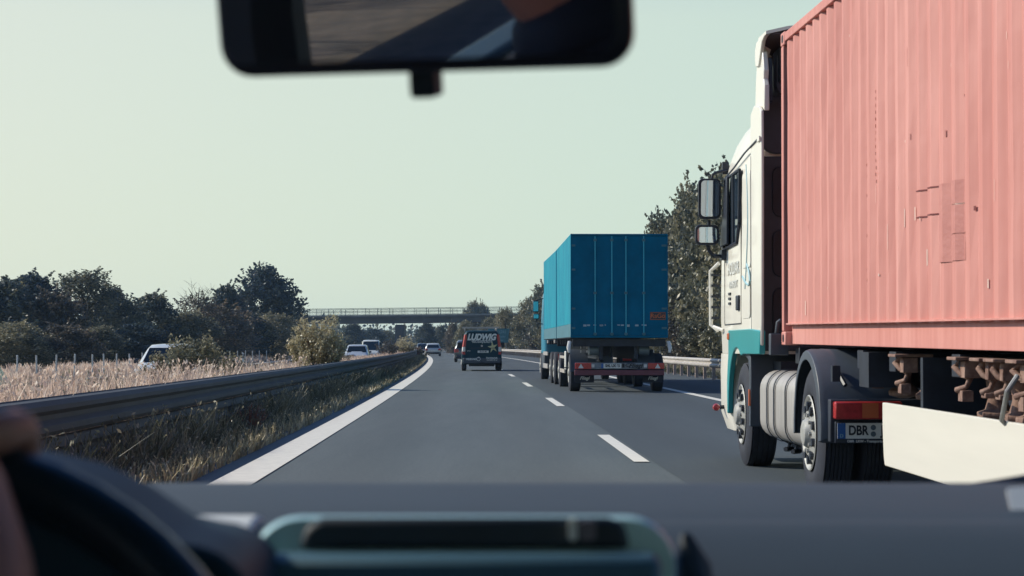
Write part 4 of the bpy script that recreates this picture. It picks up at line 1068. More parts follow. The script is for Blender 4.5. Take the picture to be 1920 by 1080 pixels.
def under(root, L, axles, z0, single=False):
    b = MB(); b.box(.75, .85, .3, L - .2, .85, z0 - .01); b.box(1.65, 1.75, .3, L - .2, .85, z0 - .01); b.box(.05, 2.45, .15, .3, z0 - .2, z0 - .01)
    for y in np.arange(1, L, 1.4): b.box(.05, 2.45, y, y + .1, z0 - .14, z0 - .01)
    b.build('chassis', DKMET, root)
    for y in axles:
        for x, s_ in ((.02, -1), (2.48, 1)): wheel(root, x, y, .5, .30 if s_ else .3, s_, rim_r=.27, rimm=STEEL, detail=False, dual=False)
        b = MB(); b.cyl((.3, y, .5), (2.2, y, .5), .07); b.build('axle', DKMET, root)
bt = empty('box_trailer', (1.503, 48.8, 0), rz=R(1.25)); tag(bt, 'rear one of the two blue box bodies, trailer with ribbed doors and RaGö board', 'trailer')
cargo_box(bt, 8.0, 1.40, 4.07, True); under(bt, 8.0, (1.3, 2.55 + 4.4), 1.38)
# rear detail
b = MB(); b.box(.12, 2.38, .02, .10, .60, .76); bar = b.build('light_bar', mat('bar_grey', (.16, .18, .20), .5, var=.2, scale=8), bt, bevel=.008)
b = MB(); b.box(.10, 2.40, .0, .08, .44, .575); b.build('bumper', REDP, bt, bevel=.01)
for x0 in (.11, 1.98):
    b = MB(); b.box(x0, x0 + .42, -.03, .018, .60, .755); l_ = b.build('tail_light', REDL, bt, bevel=.01)
    q = x0 + (.08 if x0 < 1 else .18)
    b = MB(); b.prism([(q, .62), (q + .14, .62), (q + .07, .735)], -.036, -.0305, 'y'); b.build('reflector_triangle', WHL, l_)
b = MB(); b.box(.53, .61, .0, .018, .64, .72); b.box(1.88, 1.96, .0, .018, .64, .72); b.build('reversing_light', WHL, bt)
b = MB(); b.box(.78, 1.30, .005, .018, .62, .74); pl = b.build('number_plate', PLATE, bt)
b = MB(); b.box(.78, .84, -.001, .0045, .62, .74); b.build('country_band', PLBLUE, pl)
text('lettering', 'SHL UX 65', .10, INK, pl, (1.075, .002, .682), offset=.004, sx=.80)
text('lettering', 'Fliegl', .15, INK, bt, (1.66, .012, .685), shear=.35, offset=.004, sx=1.15)
b = MB(); b.tube([(1.50, .01, .66), (1.41, .01, .68), (1.43, .01, .73), (1.52, .01, .745)], .010, 5); b.tube([(1.50, .01, .64), (1.58, .01, .625), (1.84, .01, .63)], .006, 5); b.build('name_flourish', INK, bt)
b = MB(); b.box(1.32, 1.38, .008, .019, .64, .74); b.build('number_disc', INK, bt)
for x0 in (.12, 1.88):
    b = MB(); b.box(x0, x0 + .5, .30, .33, .25, .60); f_ = b.build('mudflap', RUBBER, bt)
    text('lettering', 'Fliegl', .12, PALEG, f_, (x0 + .25, .297, .36), shear=.35, offset=.002)
for cx_, in ((.23,), (1.98,)):
    b = MB(); rs = []
    for a in range(0, 190, 15):
        r0 = .58; rs.append([(cx_ - .2 + dx_, 1.3 + math.cos(R(a)) * rr_, .52 + math.sin(R(a)) * rr_) for dx_, rr_ in ((0, r0), (.46, r0), (.46, r0 - .02), (0, r0 - .02))])
    b.rings(rs); b.build('mudguard', GREYP, bt)
for x in (.5, 1.78): b = MB(); b.cyl((x, .5, 1.08), (x + .28, .5, 1.08), .13, 14); b.build('air_tank', mat('tank_grey', (.12, .16, .19), .4), bt)
b = MB()
for x in (.26, .42, 2.14, 2.3):
    for z in (1.02, 1.12, 1.22): b.box(x, x + .03, .25, .27, z, z + .06)
b.build('chain_bracket', ALU, bt)
for x in (-.02, 2.52):
    b = MB(); b.tube([(x, .1, 1.3), (x + (.03 if x > 1 else -.03), .02, 1.14), (x + (.02 if x > 1 else -.02), .0, 1.02)], [.05, .055, .03], 8); b.build('marker_lamp', WHL, bt)
b = MB(); b.cyl((-.16, 1.2, .62), (.02, 1.2, .62), .015, 6); b.build('reflector_arm', BLACKP, bt)
b = MB(); b.box(-.01, .03, 2.5, 3.1, .55, 1.05); b.build('tool_box', PLATE, bt, bevel=.02)
b = MB(); b.box(.0, .04, 3.3, 5.9, .45, .55); b.box(.0, .04, 3.3, 5.9, .85, .92); b.build('side_guard', GALV, bt)
bk = empty('box_truck', (1.325, 57.2, 0), rz=R(1.7)); tag(bk, 'blue box lorry in front, pulling the matching blue trailer', 'truck')
cargo_box(bk, 8.0, 1.40, 4.07, False); under(bk, 8.0, (1.8, 4.0, 12.2 - 1.2), 1.38)
b = MB(); rs = [[(p[0], p[1], z) for p in rrect(.03 + i_, 2.47 - i_, 8.5, 10.7 - j_, .15)] for z, i_, j_ in ((.95, 0, 0), (2.1, 0, 0), (2.9, .03, .25), (3.3, .12, .6), (3.6, .3, 1.1))]
b.rings(rs); b.build('cab', mat('teal_cab', (.02, .2, .3), .4, var=.1, scale=2), bk)
b = MB(); b.box(.05, 2.45, 8.9, 10.6, .4, .945); b.build('bumper', GREYP, bk, bevel=.04)
b = MB(); 
b.box((1001 - 1018) * .0184 + 0, (1012 - 1018) * .0184, 9.4, 9.55, 2.36, 2.78); q = b.build('mirror', BLACKP, bk, bevel=.03)
b = MB(); b.box(-.30, -.13, 9.395, 9.399, 2.40, 2.74); b.build('mirror_glass', MIRR, q)
b = MB(); b.box(-.31, -.1, 9.4, 9.55, 2.12, 2.32); q = b.build('mirror', BLACKP, bk, bevel=.03); b = MB(); b.box(-.29, -.12, 9.395, 9.399, 2.15, 2.29); b.build('mirror_glass', MIRR, q)
b = MB(); b.tube([(-.2, 9.47, 2.12), (-.15, 9.47, 1.98), (.05, 9.5, 1.95)], .02, 6); b.tube([(-.2, 9.47, 2.78), (.05, 9.5, 2.85)], .02, 6); b.build('mirror_arm', BLACKP, bk)
b = MB(); b.box(-.01, .03, 5.2, 8.2, .45, .60); b.box(-.01, .03, 5.2, 8.2, .88, 1.0); b.build('side_guard', ALU, bk)
for z_ in (1.28,):
    b = MB(); b.box(-.03, .02, .3, .75, z_, z_ + .1); b.box(-.03, .02, 4.6, 5.0, z_, z_ + .1); b.build('container_lock', ALU, bk)
b = MB(); b.box(.06, .5, -.06, 0, .75, .95); b.build('tail_light', REDL, bk); b = MB(); b.box(2.0, 2.44, -.06, 0, .75, .95); b.build('tail_light', REDL, bk)
b = MB(); b.cyl((1.25, -1.6, .75), (1.25, .3, .75), .05); b.build('drawbar', DKMET, bk)

# ================================================================ cars
def loft_body(st, name, m, parent):
    """st: rows (y, hw, zlow, zbelt, ztop, hwtop)"""
    rs = []
    for (y, hw, zl_, zb_, zt_, ht) in st:
        half = [(hw * .93, zl_), (hw, zl_ + (zb_ - zl_) * .3), (hw * 1.0, zl_ + (zb_ - zl_) * .65), (hw * .975, zb_), (ht + (hw * .975 - ht) * .12, zb_ + (zt_ - zb_) * .82), (ht * .88, zt_ - .02), (ht * .5, zt_)]
        rs.append([(-a, y, z) for a, z in half] + [(a, y, z) for a, z in half[::-1]])
    b = MB(); b.rings(rs); return b.build(name, m, parent, smooth=50), rs
def car(name, X, Y, z, rz, label, cat, paint, L=4.3, W=1.8, H=1.48, group=None, plate='', suv=0, front=False):
    t = empty(name, (X, Y, z), rz=rz); tag(t, label, cat, group)
    hw = W / 2; zb_ = H * .60
    st = [(0, hw * .90, .38, zb_ * .86, zb_ * .90, hw * .72), (.06, hw * .96, .30, zb_, zb_ + .04, hw * .76), (.30, hw * .99, .26, zb_ + .03, H * .90, hw * .70), (.62, hw, .24, zb_ + .02, H * .975, hw * .74), (1.3, hw, .22, zb_, H, hw * .77), (2.1, hw, .22, zb_ - .02, H * .99, hw * .77),
          (2.55, hw, .22, zb_ - .03, H * .93, hw * .75), (3.25, hw, .22, zb_ - .06, zb_ + .06, hw * .78), (L - .3, hw * .96, .24, zb_ - .16, zb_ - .08, hw * .72), (L, hw * .84, .34, zb_ - .34, zb_ - .24, hw * .62)]
    body, rs = loft_body(st, 'body', paint, t)
    b = MB()      # windows as thin shells over the glasshouse
    def quad(i, j, a, c, off):
        p = [Vector(rs[i][a]), Vector(rs[j][a]), Vector(rs[j][c]), Vector(rs[i][c])]
        cen = sum(p, Vector()) / 4; nn = (p[1] - p[0]).cross(p[3] - p[0]).normalized()
        if nn.dot(cen - Vector((0, 2, .6))) < 0: nn = -nn
        q = [cen + (v - cen) * .93 + nn * .006 for v in p]; q2 = [v - nn * .02 for v in q]
        b.add(q + q2, [(0, 1, 2, 3), (4, 5, 6, 7)] + [(k, (k + 1) % 4, 4 + (k + 1) % 4, 4 + k) for k in range(4)])
    for s0, s1 in ((2, 3), (3, 4), (4, 5), (5, 6)):
        quad(s0, s1, 3, 4, 0); quad(s0, s1, 10, 9, 0)
    b.build('side_window', GLASSD, t)
    b = MB(); hwt = hw * .70
    def pane(y0, z0, y1, z1, w0, w1, o):
        b.add([(-w0, y0 - o, z0), (w0, y0 - o, z0), (w1, y1 - o, z1), (-w1, y1 - o, z1), (-w0, y0 + .02, z0), (w0, y0 + .02, z0), (w1, y1 + .02, z1), (-w1, y1 + .02, z1)], [(0, 1, 2, 3), (7, 6, 5, 4), (0, 4, 5, 1), (1, 5, 6, 2), (2, 6, 7, 3), (3, 7, 4, 0)])
    pane(.075, zb_ + .05, .29, H * .88, hw * .80, hw * .66, .012); b.build('rear_window', GLASSD, t)
    b = MB(); pane(3.22, zb_ + .06, 2.62, H * .92, hw * .80, hw * .66, -.02); b.build('windscreen', GLASSD, t)
    for sx in (-1, 1):
        b = MB(); b.add([(sx * hw * .97, -.012, zb_ * .72), (sx * hw * .62, -.02, zb_ * .74), (sx * hw * .66, .0, zb_ * .95), (sx * hw * .93, .02, zb_ * 1.02), (sx * hw * 1.0, .35, zb_ * .76), (sx * hw * .6, .2, zb_ * .74), (sx * hw * .66, .2, zb_ * .95), (sx * hw * .99, .4, zb_ * .98)],
                         [(0, 1, 2, 3), (0, 3, 7, 4), (3, 2, 6, 7), (0, 4, 5, 1), (1, 5, 6, 2), (4, 7, 6, 5)])
        b.build('tail_light', REDL, t)
        b = MB(); b.box(min(sx * (hw + .02), sx * (hw + .17)), max(sx * (hw + .02), sx * (hw + .17)), 2.72, 2.82, zb_ + .02, zb_ + .16); b.build('mirror', BLACKP, t, bevel=.03)
        for y in (.78, L - .85): wheel(t, sx * (hw - .0), y, .32, .22, sx, rim_r=.21, detail=False)
        b = MB(); b.box(min(sx * hw * .5, sx * hw * .9), max(sx * hw * .5, sx * hw * .9), L - .16, L - .02, zb_ - .34, zb_ - .2); b.build('headlight', WHL, t, bevel=.02)
    b = MB(); b.box(-hw * .86, hw * .86, -.05, .08, .28, .46); b.build('bumper', BLACKP, t, bevel=.04)
    b = MB(); b.box(-.26, .26, -.03, .01, zb_ * .70 - .055 + (.0), zb_ * .70 + .055); b.build('number_plate', PLATE, t)
    return t
SILV = mat('silver_paint', (.50, .52, .50), .3, .3, var=.04, scale=2, coat=.5)
DKBL = mat('dark_blue_paint', (.014, .022, .035), .25, .2, coat=.6, var=.1, scale=2)
GREYC = mat('grey_paint', (.07, .085, .095), .3, .3, coat=.5, var=.06, scale=2)
WHC = mat('white_car_paint', (.62, .64, .60), .3, coat=.5, var=.04, scale=2)
def at(px_, Y): return PX(px_, Y)
car('hatchback', at(812, 215), 215, -.0, head(215), 'silver hatchback driving ahead below the bridge', 'car', SILV)
car('hatchback', at(793, 245), 245, 0, head(245) + .01, 'dark car driving just left of the silver hatchback', 'car', DKBL, W=1.75, H=1.5)
car('suv', at(875, 138), 138, 0, head(138) - R(1), 'dark grey car half hidden behind the left side of the dark van', 'car', GREYC, W=1.8, H=1.62)
car('hatchback', at(298, 60) , 64, -.36, math.pi + head(60) + R(0), 'oncoming silver car half hidden by the olive brown bush', 'car', WHC, H=1.62, W=1.85)
car('estate_car', at(672, 150), 150, -.36, math.pi + head(150), 'oncoming silver car right of the tall silvery bush', 'car', SILV, H=1.65, W=1.9)
car('hatchback', at(-66, 33), 33, -.36, math.pi + head(33), 'dark car just entering at the left edge behind the dry grass', 'car', DKBL, H=1.45)
# oncoming white van
def van(X, Y, z, rz, label, paint, L=4.75, W=1.90, H=1.92, name='van'):
    t = empty(name, (X, Y, z), rz=rz); tag(t, label, 'van')
    hw = W / 2
    st = [(0, hw * .97, .36, 1.02, H - .06, hw * .80), (.05, hw * .99, .34, 1.04, H - .03, hw * .83), (.5, hw, .30, 1.05, H, hw * .85), (2.6, hw, .28, 1.05, H, hw * .85), (3.2, hw, .28, 1.04, H - .08, hw * .83), (3.95, hw, .28, 1.0, 1.12, hw * .84), (L - .25, hw * .95, .28, .88, .98, hw * .76), (L, hw * .85, .34, .68, .76, hw * .7)]
    loft_body(st, 'body', paint, t)
    b = MB()
    def pane(y0, z0, y1, z1, w0, w1): b.add([(-w0, y0, z0), (w0, y0, z0), (w1, y1, z1), (-w1, y1, z1), (-w0, y0 - .05, z0), (w0, y0 - .05, z0), (w1, y1 - .05, z1), (-w1, y1 - .05, z1)], [(0, 1, 2, 3), (7, 6, 5, 4), (0, 4, 5, 1), (1, 5, 6, 2), (2, 6, 7, 3), (3, 7, 4, 0)])
    pane(3.97, 1.12, 3.27, H - .14, hw * .84, hw * .74); b.build('windscreen', GLASSD, t)
    for sx in (-1, 1):
        b = MB(); b.prism([(2.45, 1.1), (3.6, 1.08), (3.15, H - .18), (2.45, H - .16)], sx * hw * .90, sx * (hw * .955), 'x'); b.build('side_window', GLASSD, t)
        for y in (.75, L - .95): wheel(t, sx * (hw - .0), y, .335, .23, sx, rim_r=.21, detail=False)
        b = MB(); b.box(min(sx * (hw + .0), sx * (hw + .2)), max(sx * (hw + .0), sx * (hw + .2)), 3.35, 3.5, 1.1, 1.36); b.build('mirror', BLACKP, t, bevel=.03)
        b = MB(); b.box(min(sx * hw * .5, sx * hw * .88), max(sx * hw * .5, sx * hw * .88), L - .2, L - .03, .72, .9); b.build('headlight', WHL, t, bevel=.03)
    b = MB(); b.box(-hw * .95, hw * .95, -.07, .10, .36, .62); b.build('bumper', BLACKP if paint is not VANP else GREYP, t, bevel=.04)
    return t
VANP = mat('dark_green_blue_paint', (.003, .036, .055), .5, 0, coat=0, spec=.2, var=.12, scale=2)
van(at(697, 185) , 185, -.36, math.pi + head(185), 'oncoming white van behind the tall silvery bush', WHC, H=2.1)
v = van(at(903.5, 90), 90, 0, head(90), 'dark green-blue van with LUDWIG lettering and yellow star on its rear doors', VANP)
VP_ = 3570 / 90.0
vx = lambda px_: (px_ - 903.5) / VP_
vz = lambda py_: CAMZ - (py_ - HY) / VP_
VW = mat('van_lettering', (.72, .74, .68), .5)
text('lettering', 'LUDWIG', .40, VW, v, (-.02, -.012, vz(632.5)), shear=.3, offset=.020, sx=.84)
text('lettering', 'Bäder & Sanitärtechnik', .125, VW, v, (0, -.012, vz(638.8)), offset=.002, sx=.85); text('lettering', 'www.ludwig-sanitaer.de', .10, VW, v, (.03, -.012, vz(641.6)), offset=.001)
b = MB(); cx_, cz_ = vx(924), vz(651); pts = []
for i in range(10):
    rr_ = (.27 if i in (0,) else .25) if i % 2 == 0 else .085; a = R(100 - 36 * i); pts.append((cx_ + rr_ * math.cos(a) * 1.02, cz_ + rr_ * math.sin(a) * 1.15))
b.prism(pts, -.014, -.004, 'y'); b.build('star_emblem', mat('star_yellow', (.50, .48, .26), .5, var=.15, scale=6), v)
b = MB(); b.box(-.26 + .06, .26 + .06, -.03, .0, vz(661.5), vz(658.5) + .03); pl = b.build('number_plate', PLATE, v)
text('lettering', 'EE-LW 280', .085, INK, pl, (.06, -.033, (vz(661.5) + vz(658.5)) / 2 + .015), offset=.002, sx=.85)
text('lettering', 'VITO', .07, PALEG, v, (-.62, -.012, vz(658)), offset=.001)
text('lettering', 'HEIZUNG', .125, VW, v, (-.50, -.074, vz(673.5)), offset=.004, sx=.9)
b = MB(); b.lathe([(-.004, .075), (-.004, .095), (0, .095)], -.16, -.075, vz(673), 'y', 16, cap=False); b.prism([(-.2, vz(671)), (-.14, vz(668.5)), (-.08, vz(671))], -.078, -.072, 'y'); b.build('round_emblem', VW, v)
text('lettering', 'Energietechnik', .105, VW, v, (.47, -.074, vz(671)), offset=.002, sx=.85); text('lettering', 'Tel 03535 24 23', .09, VW, v, (.47, -.074, vz(675)), offset=.001, sx=.85)
for sx in (-1, 1):
    for z0, z1, m_, nm in ((.78, .92, REDL, 'tail_light'), (.923, 1.14, WHL, 'reversing_light'), (1.143, 1.72, REDL, 'tail_light')):
        xo0, xo1 = .90 - max(0, z0 - 1.05) * .17, .90 - max(0, z1 - 1.05) * .17
        xi0, xi1 = .78 - max(0, z0 - 1.05) * .12, .80 - max(0, z1 - 1.05) * .14
        b = MB(); b.add([(sx * xi0, -.02, z0), (sx * xo0, -.02, z0), (sx * xo1, -.02, z1), (sx * xi1, -.02, z1), (sx * xi0, .04, z0), (sx * (xo0 + .045), .10, z0), (sx * (xo1 + .045), .10, z1), (sx * xi1, .04, z1)], [(0, 1, 2, 3), (7, 6, 5, 4), (0, 4, 5, 1), (1, 5, 6, 2), (2, 6, 7, 3), (3, 7, 4, 0)])
        b.build(nm, m_, v)
b = MB(); b.box(-.55 + .04, .62, -.016, .0, vz(658) + .12, vz(658) + .15); b.build('handle_strip', BLACKP, v)
b = MB(); b.lathe([(-.006, 0), (-.006, .05), (0, .05)], 0, -.014, vz(648.5), 'y', 16, cap=False); b.build('badge', ALU, v)
b = MB(); b.box(-.92, .80, .15, .22, 2.03, 2.09); b.box(-.92, .80, 1.6, 1.66, 2.03, 2.09); b.box(-.92, .80, 2.9, 2.96, 2.03, 2.09)
for x in (-.80, .70): 
    for y in (.18, 1.63, 2.93): b.box(x - .02, x + .02, y - .02, y + .02, 1.86, 2.035)
b.box(-.82, -.78, .1, 3.0, 1.985, 2.025); b.box(.68, .72, .1, 3.0, 1.985, 2.025); b.build('roof_rack', ALU, v)
b = MB(); b.box(-.60, .60, .3, .9, .22, .36); b.cyl((.0, -.12, .40), (0, .2, .36), .03); b.cyl((0, -.12, .40), (0, -.12, .47), .025); b.box(-.5, .5, .1, .2, .30, .38); b.build('tow_bar', DKMET, v)
# ================================================================ our own car: interior seen from the back seat
DASH = mat('dash_plastic', (.026, .043, .058), .75, var=.10, scale=3, bump=.1, bscale=400)
DASHL = mat('light_dash_trim', (.55, .57, .55), .6, var=.06, scale=3)
PODM = mat('blue_silver_trim', (.42, .64, .66), .35, .15, var=.06, scale=4)
INT = mat('interior_black', (.010, .022, .036), .6, var=.2, scale=5)
LEATH = mat('wheel_leather', (.012, .030, .050), .35, var=.2, scale=20)
SPOKE = mat('spoke_grey', (.10, .085, .11), .4)
SEATF = mat('seat_fabric', (.020, .028, .045), .95, var=.3, scale=30, bump=.2, bscale=200)
me_ = empty('car', (0, 0, 0)); tag(me_, 'interior of our own car with mirror, wheel and dashboard, out of focus', 'car')
def QX(px_, Y): return PX(px_, Y)
# dashboard top, one moulded shell along x
prof = [(1.80, 1.055), (1.76, 1.0735), (1.70, 1.0745), (1.43, 1.0745), (1.40, 1.070), (1.38, 1.071), (1.36, 1.0755), (1.335, 1.0748), (1.30, 1.068), (1.25, 1.052), (1.20, 1.028), (1.15, .99), (1.12, .94), (1.12, .7), (1.80, .7)]
b = MB(); b.prism(prof, -.74, .76, 'x'); b.build('dashboard', DASH, me_, smooth=60)
# light grey moulding left of the screen pod
Yl = 1.36
b = MB(); rs = []
for Yq, zq in ((1.39, 1.072), (1.375, 1.0775), (1.36, 1.0795), (1.335, 1.0788), (1.30, 1.072), (1.25, 1.056), (1.21, 1.038)):
    rs.append([(QX(290, 1.36), Yq, zq), (QX(492, 1.36), Yq, zq), (QX(492, 1.36), Yq, zq - .02), (QX(290, 1.36), Yq, zq - .02)])
b.rings(rs); b.build('light_trim', DASHL, me_, bevel=.004)
# screen pod
Yp = 1.14
def P3(px_, py_, Y): return (PX(px_, Y), Y, PZ(py_, Y))
x0, x1 = QX(470, Yp), QX(1268, Yp); zt_ = PZ(963, Yp); rr = .030
arch = [(x0 - .006, .97), (x0, zt_ - .045)] + [(x0 + rr - rr * math.cos(R(a)), zt_ - rr + rr * math.sin(R(a))) for a in range(10, 91, 10)] + [(x1 - rr + rr * math.sin(R(a)), zt_ - rr + rr * math.cos(R(a))) for a in range(0, 81, 10)] + [(x1, zt_ - .045), (x1 + .006, .97)]
b = MB(); n_ = len(arch)
rs = [[(p[0] * s0 + (x0 + x1) / 2 * (1 - s0), Y_, .97 + (p[1] - .97) * s1) for p in arch] for Y_, s0, s1 in ((1.42, .98, .76), (1.25, .99, .90), (1.17, 1.0, .972), (1.145, 1.0, .992), (1.14, .99, .975))]
b.rings(rs); pod = b.build('display_pod', PODM, me_, smooth=50)
b = MB(); q = [(QX(560, 1.13), PZ(1028, 1.13)), (QX(1182, 1.13), PZ(1028, 1.13)), (QX(1170, 1.13), PZ(980, 1.13)), (QX(1140, 1.13), PZ(970, 1.13)), (QX(605, 1.13), PZ(970, 1.13)), (QX(575, 1.13), PZ(985, 1.13))]
b.prism(q, 1.128, 1.139, 'y'); b.build('display_recess', INT, pod, bevel=.004)
b = MB(); b.prism(rrect(QX(1066, 1.12), QX(1082, 1.12), PZ(1013, 1.12), PZ(972, 1.12), .002), 1.122, 1.127, 'y'); b.build('display_white_tab', WHL, pod)  # small white tab on the pod
b = MB(); b.prism(rrect(QX(1086, 1.12), QX(1118, 1.12), PZ(1013, 1.12), PZ(976, 1.12), .003), 1.122, 1.127, 'y'); b.build('knob', SPOKE, pod)
b = MB(); b.box(QX(540, 1.10), QX(1200, 1.10), 1.09, 1.139, 1.063 - .2, 1.063); 
# console face under the recess
b = MB(); b.prism([(1.139, .85), (1.139, PZ(1030, 1.139)), (1.10, PZ(1040, 1.10)), (1.06, .98), (1.05, .85)], x0 + .012, x1 - .012, 'x'); b.build('console_face', mat('console_blue', (.055, .125, .165), .45, var=.1, scale=5), pod, bevel=.006)
b = MB(); rs = []
for i in range(9):
    u = i / 8; rs.append([(x1 + .004 + .035 * u ** 1.6 + dx_, 1.18 - .04 * u, zt_ - .014 - .085 * u + dz_) for dx_, dz_ in ((0, 0), (.008, .002), (.022, -.02), (.0, -.03))])
b.rings(rs); b.build('pod_flank', INT, pod, bevel=.003)
# instrument hood
b = MB(); hood = [(-.60, .80)] + [(PX(a, 1.0), PZ(c_, 1.0)) for a, c_ in ((-500, 870), (-200, 850), (0, 868), (110, 893), (210, 940), (300, 1000), (350, 1012), (388, 1018), (420, 1030), (445, 1048), (466, 1070), (485, 1120))] + [(-.12, .80)]
b.prism(hood, .98, 1.12, 'y'); b.build('instrument_hood', mat('hood_dark', (.007, .030, .052), .6, spec=.25), me_, bevel=.006)
# steering wheel
swc = Vector((-.300, .85, .970)); tilt = R(24); Rw = .19
sw_ = []
U = Vector((1, 0, 0)); Vv = Vector((0, math.sin(tilt), math.cos(tilt)))
b = MB(); ring = []
N = 60; rs = []
for i in range(N + 1):
    a = 2 * math.pi * i / N; c_ = swc + U * math.cos(a) * Rw + Vv * math.sin(a) * Rw
    rad = (U * math.cos(a) + Vv * math.sin(a)); nn = U.cross(Vv)
    rs.append([c_ + (rad * math.cos(2 * math.pi * k / 12) + nn * math.sin(2 * math.pi * k / 12)) * .0155 for k in range(12)])
b.rings(rs, True, False); stw = b.build('steering_wheel', LEATH, me_)
b = MB(); hub = [swc + U * (.085 * math.cos(2 * math.pi * k / 24)) + Vv * (.075 * math.sin(2 * math.pi * k / 24)) for k in range(24)]; nn = U.cross(Vv)
b.rings([[p + nn * .0 for p in hub], [swc + (p - swc) * .95 + nn * .03 for p in hub]]); b.build('hub', INT, stw, bevel=.006)
for a in (18, 162, 270):
    b = MB(); d = U * math.cos(R(a)) + Vv * math.sin(R(a)); s_ = nn.cross(d)
    b.rings([[swc + d * .07 + s_ * .034, swc + d * .07 - s_ * .034, swc + d * .07 - s_ * .034 + nn * .02, swc + d * .07 + s_ * .034 + nn * .02], [swc + d * .185 + s_ * .017, swc + d * .185 - s_ * .017, swc + d * .185 - s_ * .017 + nn * .012, swc + d * .185 + s_ * .017 + nn * .012]])
    b.build('spoke', INT, stw, bevel=.004)
    b = MB(); b.tube([swc + d * .08 + s_ * .036 + nn * .01, swc + d * .13 + s_ * .026 + nn * .01, swc + d * .178 + s_ * .019 + nn * .008], .004, 6); b.build('spoke_trim', SPOKE, stw)
b = MB(); b.cyl(swc - nn * .02, swc - nn * .25, .035, 14); b.build('steering_column', INT, stw)
# rear-view mirror
Ym = 1.10; mx0, mx1 = PX(396, Ym), PX(1190, Ym); mzb = PZ(135, Ym); mh = .078
mc = Vector(((mx0 + mx1) / 2 - .004, Ym, mzb + mh / 2)); hwm = (mx1 - mx0) / 2 / math.cos(R(16.5)) * 1.0
mr = empty('mirror_frame', mc); mr.parent = None
b = MB(); rs = []
for dy, ins in ((.0, .0035), (.002, .0005), (.006, 0), (.022, .004), (.036, .018), (.040, .03)):
    rs.append([(p[0], dy, p[1]) for p in rrect(-hwm + ins, hwm - ins, -mh / 2 + ins, mh / 2 - ins, max(.006, .020 - ins * .5), 7)])
b.rings(rs); mir = b.build('rear_view_mirror', mat('mirror_housing', (.030, .034, .052), .35, var=.1, scale=20), me_)
bpy.data.objects.remove(mr)
mir.location = mc
b = MB(); b.prism(rrect(-hwm + .0035, hwm - .0095, -mh / 2 + .0085, mh / 2 - .0065, .014, 7), -.0012, -.0002, 'y')
gl_ = b.build('mirror_glass', mat('clear_mirror_glass', (.80, .82, .84), .02, 1.0), mir)
MIR_YAW, MIR_PITCH = R(-16.5), R(-13)
mir.rotation_euler = (MIR_PITCH * -1, R(.8), MIR_YAW)
b = MB(); b.prism(rrect(PX(752, Ym) - mc.x, PX(804, Ym) - mc.x, -mh / 2 - .0150, -mh / 2 + .004, .003, 4), .004, .018, 'y'); b.build('dip_lever', INT, mir)
b = MB(); b.tube([(0, .035, .01), (0, .07, .05), (0, .09, .10)], .010, 8); b.build('stem', INT, mir)
# roof, pillars, doors, rear parts (seen in the mirror and shading the cabin)
b = MB(); b.box(-.66, .68, -1.3, 1.05, 1.50, 1.53); b.build('roof_lining', mat('roof_lining', (.05, .055, .07), .9), me_, bevel=.01)
b = MB()
for sx in (-1, 1):
    b.tube([(sx * .66, 1.05, 1.51), (sx * .73, 1.55, 1.25), (sx * .76, 1.80, 1.06)], .03, 8)
    b.tube([(sx * .66, .50, 1.48), (sx * .74, .48, 1.2), (sx * .77, .46, .95)], .065, 8)
    b.tube([(sx * .66, -1.1, 1.5), (sx * .74, -1.45, 1.2), (sx * .77, -1.7, 1.0)], .06, 8)
    b.tube([(sx * .67, 1.05, 1.47), (sx * .68, 0, 1.49), (sx * .67, -1.2, 1.47)], .045, 8)
b.build('pillars', INT, me_)
for sx in (-1, 1):
    b = MB(); b.prism([(1.6, .35), (1.6, 1.0), (.05, .99), (-1.2, 1.02), (-1.2, .35)], sx * .74, sx * .82, 'x'); b.build('door', mat('door_trim_blue', (.015, .042, .065), .5, var=.1, scale=4), me_, bevel=.02)
b = MB(); b.box(-.74, .74, -1.9, -1.2, .9, 1.0); b.build('parcel_shelf', INT, me_)
for x in (-.37, .40):
    b = MB(); rs = [[(x + p[0], y_, p[1]) for p in rrect(-.24 + i_, .24 - i_, .35, .99 - i_, .08, 5)] for y_, i_ in ((.30, .03), (.27, .0), (.12, .0), (.06, .03))]
    b.rings(rs); st_ = b.build('seat', SEATF, me_, smooth=40)
    b = MB(); rs = [[(x + p[0], y_, p[1]) for p in rrect(-.13 + i_, .13 - i_, 1.03 + i_, 1.22 - i_, .05, 5)] for y_, i_ in ((.21, .03), (.18, .0), (.12, .0), (.08, .03))]
    b.rings(rs); b.cyl((x - .05, .15, .97), (x - .05, .15, 1.06), .006); b.cyl((x + .05, .15, .97), (x + .05, .15, 1.06), .006); b.build('headrest', SEATF, st_, smooth=40)
# bonnet and wiper outside the windscreen
b = MB(); rs = []
for Yq, zz, hwq in ((1.95, .93, .74), (2.2, .94, .74), (2.6, .92, .72), (2.95, .84, .66), (3.15, .70, .58), (3.2, .5, .56)):
    rs.append([(-hwq, Yq, zz - .10), (-hwq * .92, Yq, zz - .02), (-hwq * .5, Yq, zz), (hwq * .5, Yq, zz), (hwq * .92, Yq, zz - .02), (hwq, Yq, zz - .10), (hwq, Yq, .3), (-hwq, Yq, .3)])
b.rings(rs); b.build('bonnet', DKBL, me_, smooth=50)
b = MB(); b.tube([P3(1700, 930, 1.86), P3(1790, 918, 1.86), P3(1860, 910, 1.86), P3(1960, 893, 1.86), P3(2150, 850, 1.86)], [.003, .005, .006, .006, .006], 6); b.build('wiper', BLACKP, me_)
